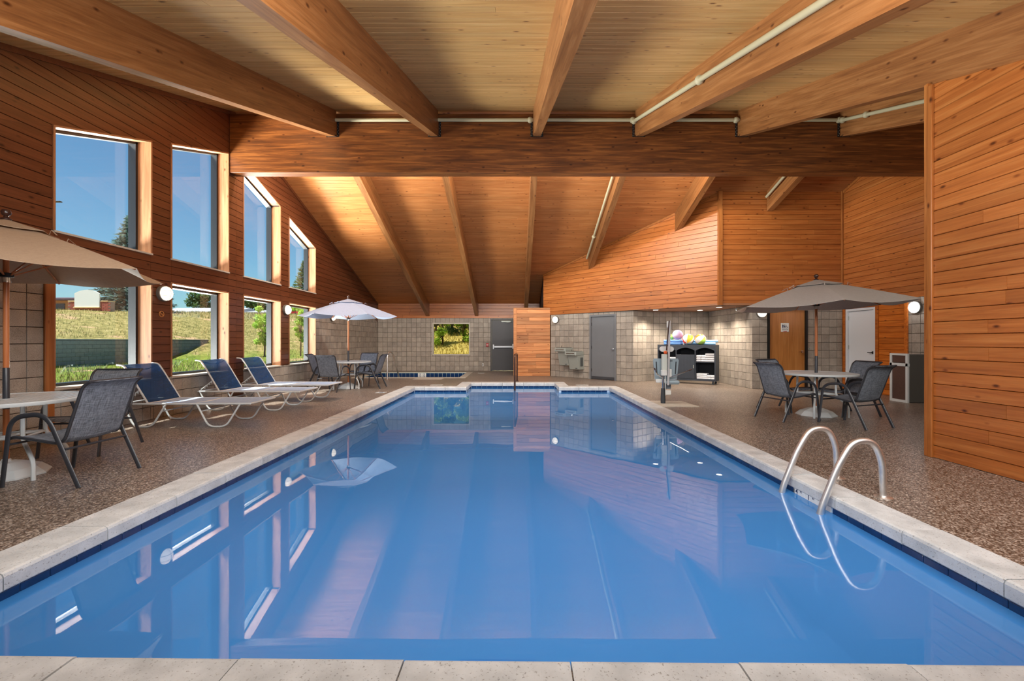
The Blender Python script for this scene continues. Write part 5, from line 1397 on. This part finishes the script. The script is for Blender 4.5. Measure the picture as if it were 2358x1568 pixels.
def fb3(r): y = r.uniform(19.2, 26.5); x = r.uniform(-6, -0.8); return x, y, hz(y)
blades(7000, fb3, 'dry_grass_blades', [plain('blade_dry', srgb(208, 188, 116), 0.9), plain('blade_dry2', srgb(178, 160, 84), 0.9)], 0.05, 0.2, 'dry grass blades on the bank behind the far window')

# retaining wall of grey blocks
rw = thing('retaining_wall', 'dark grey block retaining wall on the lawn outside', 'retaining wall', (RX, RY0, -0.2))
MB().rng(-0.25, 0.0, 0, RY1-RY0, 0, 1.5).build('wall_core', plain('retaining_core', srgb(60, 66, 68), 0.9), rw)
RBM = plain('retaining_block', srgb(100, 108, 110), 0.9, noise=0.15, nscale=8, bump=0.3)
cap = MB().rng(-0.28, 0.05, 0, RY1-RY0, 1.5, 1.58, 0.01).build('wall_cap', RBM, rw)
bm_ = MB().box((0, 0, 0), (0.05, 0.445, 0.205), None, 0.012).mesh('retaining_block', RBM)
cnt = 0
for j in range(7):
    y = 5.5+(0.225 if j % 2 else 0)
    while y < RY1-RY0-0.2:
        if cnt < 300:
            o = link('retaining_block', bm_, rw); o.location = (0.02, y+0.225, 0.11+j*0.212); cnt += 1
        y += 0.45

# trees
LEAF = {}
def leaf_mat(name, c1, c2):
    k = NB(name); f = k.noise(k.coords(), 1.6, 3); k.l(k.ramp(f, [(0.35, c1), (0.65, c2)]), k.b.inputs['Base Color']); k.set(Roughness=0.7)
    tl = k.n('ShaderNodeBsdfTranslucent'); tl.inputs[0].default_value = (*c2, 1); mx = k.n('ShaderNodeMixShader'); mx.inputs[0].default_value = 0.3
    k.l(k.b.outputs[0], mx.inputs[1]); k.l(tl.outputs[0], mx.inputs[2]); k.l(mx.outputs[0], k.o.inputs['Surface']); return k.m
L_SPR = leaf_mat('needles_blue_spruce', srgb(60, 84, 78), srgb(120, 146, 136)); L_DEC = leaf_mat('leaves_dark', srgb(42, 66, 34), srgb(86, 116, 58))
L_BRT = leaf_mat('leaves_bright', srgb(112, 150, 36), srgb(176, 206, 78)); L_CON = leaf_mat('needles_conifer', srgb(66, 90, 52), srgb(124, 142, 84))
BARK = plain('bark', srgb(84, 66, 52), 0.9, noise=0.2, nscale=12)
def at_px(px, y): return (px-1187)*y/1000.0
def spruce(px, y, zb, zt, w_, mat, label, name='spruce_tree', seed=1, dens=1.0):
    x = at_px(px, y); t = thing(name, label, 'tree', (x, y, zb)); H = zt-zb; r = random.Random(seed)
    MB().sweep([(0, 0, 0), (0, 0, H*0.97)], 0.16, seg=8, radii=[1, 0.15]).build('trunk', BARK, t)
    m = MB(); n = int(38*dens)
    for i in range(n):
        f = i/n; z = H*(0.05+0.93*f); R_ = w_*(1-f)**0.85+0.10
        for q in range(int(15+10*(1-f))):
            a = r.uniform(0, 2*PI); L_ = R_*r.uniform(0.7, 1.08); d = Vector((math.cos(a), math.sin(a), 0)); s_ = Vector((-d.y, d.x, 0))
            drop = L_*0.22
            for u in range(int(5+L_*4.5)):
                g = r.uniform(0.18, 1.0); c = d*(L_*g)+Vector((0, 0, z-drop*g+0.10*g*g*L_+r.uniform(-.05, .05)))+s_*r.uniform(-.5, .5)*L_*0.3*g
                e = 0.24+0.2*r.random(); v1 = (d*r.uniform(.3, 1)+s_*r.uniform(-.9, .9)+Vector((0, 0, r.uniform(-.25, .35)))).normalized()*e; v2 = Vector((r.uniform(-1, 1), r.uniform(-1, 1), r.uniform(-.6, .6))).normalized()*e*0.35
                m.add([c-v2, c+v2, c+v1], [(0, 1, 2)])
    o = link('needle_foliage', m.mesh('needle_foliage', mat, fix=False), t); o['kind'] = 'stuff'
def leafy(px, y, zb, zt, w_, mat, label, name, seed=1, leaf=0.22, n=1500, trunk=True, blobs=9, low=None):
    x = at_px(px, y); t = thing(name, label, 'tree' if trunk else 'shrub', (x, y, zb)); H = zt-zb; r = random.Random(seed)
    m = MB(); m.sweep([(0, 0, -0.1), (0.05, 0, H*0.45), (0, 0.05, H*0.8)], 0.05*w_+0.03, seg=7, radii=[1, .7, .2])
    cs = []
    for i in range(blobs):
        c = Vector((r.uniform(-.62, .62)*w_, r.uniform(-.62, .62)*w_, H*r.uniform(low if low is not None else (0.42 if trunk else 0.15), 0.88))); cs.append((c, w_*r.uniform(0.26, 0.46)))
        m.sweep([(0, 0, H*0.3), tuple(c)], 0.02*w_+0.012, seg=5, radii=[1, .4])
    m.build('branches', BARK, t)
    f = MB()
    for i in range(n):
        c, R_ = r.choice(cs); p = Vector((r.gauss(0, 1), r.gauss(0, 1), r.gauss(0, 1))).normalized()*R_*r.uniform(.55, 1.05); p.z *= 0.85; p += c
        a = Vector((r.uniform(-1, 1), r.uniform(-1, 1), r.uniform(-1, .6))).normalized(); b = a.orthogonal().normalized()*leaf*0.28
        f.add([p, p+a*leaf*0.5+b, p+a*leaf, p+a*leaf*0.5-b], [(0, 1, 2, 3)])
    o = link('leaf_foliage', f.mesh('leaf_foliage', mat, fix=False), t); o['kind'] = 'stuff'
ZP = lambda py, y: 1.25+(786-py)*y/1000.0
spruce(306, 44, ZP(724, 44)-0.3, ZP(486, 44), 3.7, L_SPR, 'tall blue spruce beside the white monument sign', seed=3, dens=1.7)
spruce(702, 82, ZP(715, 82), ZP(596, 82), 3.6, L_CON, 'conifer seen through the last upper window', 'conifer_tree', seed=4)
leafy(462, 95, ZP(722, 95), ZP(676, 95), 2.4, L_DEC, 'round dark tree above the grey roof outside the second window', 'roadside_tree', 5, 0.5, 1800)
leafy(590, 92, ZP(724, 92), ZP(686, 92), 2.6, L_DEC, 'dark leafy tree above the grey roof outside the third window', 'roadside_tree', 6, 0.5, 1800)
leafy(625, 94, ZP(724, 94), ZP(684, 94), 2.5, L_DEC, 'dark leafy tree behind the bright sapling outside the third window', 'roadside_tree', 7, 0.5, 1800)
leafy(684, 96, ZP(724, 96), ZP(688, 96), 3.0, L_DEC, 'dark tree behind the parked car outside the fourth window', 'roadside_tree', 8, 0.5, 1800)
y = 31; leafy(609, y, ground_z(at_px(609, y), y), ZP(686, y), 0.62, L_BRT, 'bright green sapling outside the third window', 'sapling', 9, 0.17, 1700, True, 16, 0.2)
y = 33; leafy(692, y, ground_z(at_px(692, y), y), ZP(690, y), 0.5, L_BRT, 'bright green sapling outside the fourth window', 'sapling', 10, 0.17, 1300, True, 16, 0.2)
for i, (px, dy, zt, ww, mt, lb) in enumerate(((1018, 22.6, 744, 0.42, L_BRT, 'bright leafy bush at the left of the far window'), (1040, 24.5, 741, 0.62, L_DEC, 'dark leafy bush in the middle of the far window'), (1066, 23.2, 744, 0.42, L_BRT, 'bright leafy bush at the right of the far window'), (1003, 24.8, 742, 0.5, L_DEC, 'dark leafy bush at the left edge of the far window'), (1079, 25.2, 742, 0.5, L_DEC, 'dark leafy bush at the right edge of the far window'))):
    leafy(px, dy, hz(dy)-0.1, max(ZP(zt, dy), hz(dy)+0.9)+0.6, ww*1.3, mt, lb, 'bush', 20+i, 0.13, 1000, False, 9)

# monument sign
y = 38.0; xa, xb = at_px(157, y), at_px(250, y); zb = ground_z((xa+xb)/2, y)
ms = thing('monument_sign', 'white arched blank monument sign on a red brick base outside', 'sign', ((xa+xb)/2, y, zb-0.3)); hw = (xb-xa)/2
BRK = plain('red_brick', srgb(150, 74, 62), 0.85, noise=0.2, nscale=30); CAPM = plain('tan_cap_stone', srgb(214, 182, 132), 0.7)
zt_ = ZP(693, y)-(zb-0.3)
MB().rng(-hw, hw, 0.0, 0.6, 0, zt_-0.06).build('brick_core', plain('brick_mortar', srgb(168, 140, 126), 0.9), ms)
brm = MB().box((0, 0, 0), (0.40, 0.03, 0.13), None, 0.006).mesh('brick', BRK)
j = 0; cnt = 0
while j*0.14+0.28 < zt_-0.06:
    x = -hw+(0.21 if j % 2 else 0.0)
    while x < hw-0.2 and cnt < 300:
        o = link('brick', brm, ms); o.location = (x+0.2, -0.012, 0.28+j*0.14+0.07); cnt += 1; x += 0.415
    j += 1
for s_ in (-1, 1): MB().rng(s_*hw*0.99 if s_ < 0 else hw*0.62, -hw*0.62 if s_ < 0 else hw*0.99, -0.06, 0.66, zt_-0.06, zt_+0.02, 0.01).build('cap_stone', CAPM, ms)
sx0, sx1 = at_px(174.5, y)-ms.location.x, at_px(231.5, y)-ms.location.x; zs0 = ZP(707, y)-ms.location.z; zs1 = ZP(676, y)-ms.location.z; zs2 = ZP(667.5, y)-ms.location.z
arcp = [(sx0+(sx1-sx0)*q/14, zs1+(zs2-zs1)*math.sin(PI*q/14)**0.8) for q in range(15)]
MB().prism([(sx0, zs0), (sx1, zs0)]+arcp[::-1], -0.12, -0.03, lambda u, v, d: Vector((u, d, v))).build('sign_panel', plain('sign_white', srgb(226, 226, 222), 0.5), ms)
MB().rng(sx0-0.06, sx1+0.06, -0.2, 0.0, zs0-0.1, zs0, 0.01).build('sign_ledge', CAPM, ms)
# buildings beyond
def bld(px0, px1, y, py_t, py_b, label, wall, roof, py_e, name='low_building', dep=10, wins=()):
    xa, xb = at_px(px0, y), at_px(px1, y); zb, zt, ze = ZP(py_b, y), ZP(py_t, y), ZP(py_e, y)
    t = thing(name, label, 'building', ((xa+xb)/2, y, zb)); h = (xb-xa)/2
    MB().rng(-h, h, 0, dep, -3, ze-zb).build('walls', wall, t)
    MB().add([(-h-.4, -.5, ze-zb), (h+.4, -.5, ze-zb), (h+.4, dep*0.5, zt-zb), (-h-.4, dep*0.5, zt-zb), (h+.4, dep+.5, ze-zb), (-h-.4, dep+.5, ze-zb), (-h-.4, -.5, ze-zb-.25), (h+.4, -.5, ze-zb-.25), (h+.4, dep+.5, ze-zb-.25), (-h-.4, dep+.5, ze-zb-.25)],
             [(0, 1, 2, 3), (3, 2, 4, 5), (0, 3, 5), (1, 4, 2), (0, 6, 7, 1), (6, 9, 8, 7), (4, 8, 9, 5), (1, 7, 8, 4), (0, 5, 9, 6)]).build('roof', roof, t)
    for (a, b, c, d) in wins: MB().rng(at_px(a, y)-t.location.x, at_px(b, y)-t.location.x, -0.08, 0.02, ZP(d, y)-zb, ZP(c, y)-zb).build('window', plain('far_window', srgb(40, 46, 60), 0.2), t)
    return t
SHG = plain('grey_shingle', srgb(164, 166, 170), 0.9, noise=0.06, nscale=3)
bld(60, 239, 58, 677, 735, 'dark-roofed brick building behind the monument sign', plain('tan_brick', srgb(184, 128, 92), 0.9, noise=0.08, nscale=6), plain('dark_metal_roof', srgb(70, 52, 62), 0.7), 688, 'brick_building', 9, ((127, 150, 699, 712),))
bld(350, 520, 74, 703, 735, 'long grey shingled roof beyond the second window', plain('beige_wall', srgb(186, 172, 150), 0.9), SHG, 722, 'grey_roofed_building', 12)
bld(545, 640, 78, 709, 735, 'low grey-roofed building outside the third window', plain('beige_siding', srgb(170, 156, 138), 0.9), SHG, 719, 'small_building', 12, ((566, 586, 721, 726),))
# street lamp arm and car
y = 40; t = thing('street_lamp', 'street lamp head at the left edge of the first upper window', 'street lamp', (at_px(96, y), y, ground_z(at_px(96, y), y)))
zz = ZP(465, y)-t.location.z; MB().sweep([(0, 0, 0), (0, 0, zz)], 0.08, seg=8).build('pole', STEELG, t); MB().sweep([(0, 0, zz), (1.0, 0, zz+0.05)], 0.05, seg=8).build('arm', STEELG, t); MB().box((1.42, 0, zz+0.02), (0.75, 0.3, 0.10), None, 0.03).build('lamp_head', DARKG, t)
y = 76; x = at_px(677, y); zc = ZP(729, y)
t = thing('parked_car', 'red and white parked car far outside the fourth window', 'car', (x, y, zc))
prof = [(-1.1, .25), (1.1, .25), (1.15, .75), (0.75, .85), (0.5, 1.4), (-0.6, 1.4), (-0.95, .85), (-1.15, .8)]
MB().prism(prof, -0.9, 0.9, lambda u, v, d: Vector((u, d, v))).build('body', RED, t); MB().prism([(0.42, .9), (0.62, .9), (0.42, 1.3), (-0.5, 1.3), (-0.75, .9)], -0.92, 0.92, lambda u, v, d: Vector((u, d, v))).build('windows', BLACK, t)
for xx_ in (-0.7, 0.7):
    for yy_ in (-0.85, 0.85): MB().lathe([(0, -.1), (.32, -.1), (.32, .1), (0, .1)], (xx_, yy_, 0.3), 14, True, 'Y').build('wheel', DARKG, t)
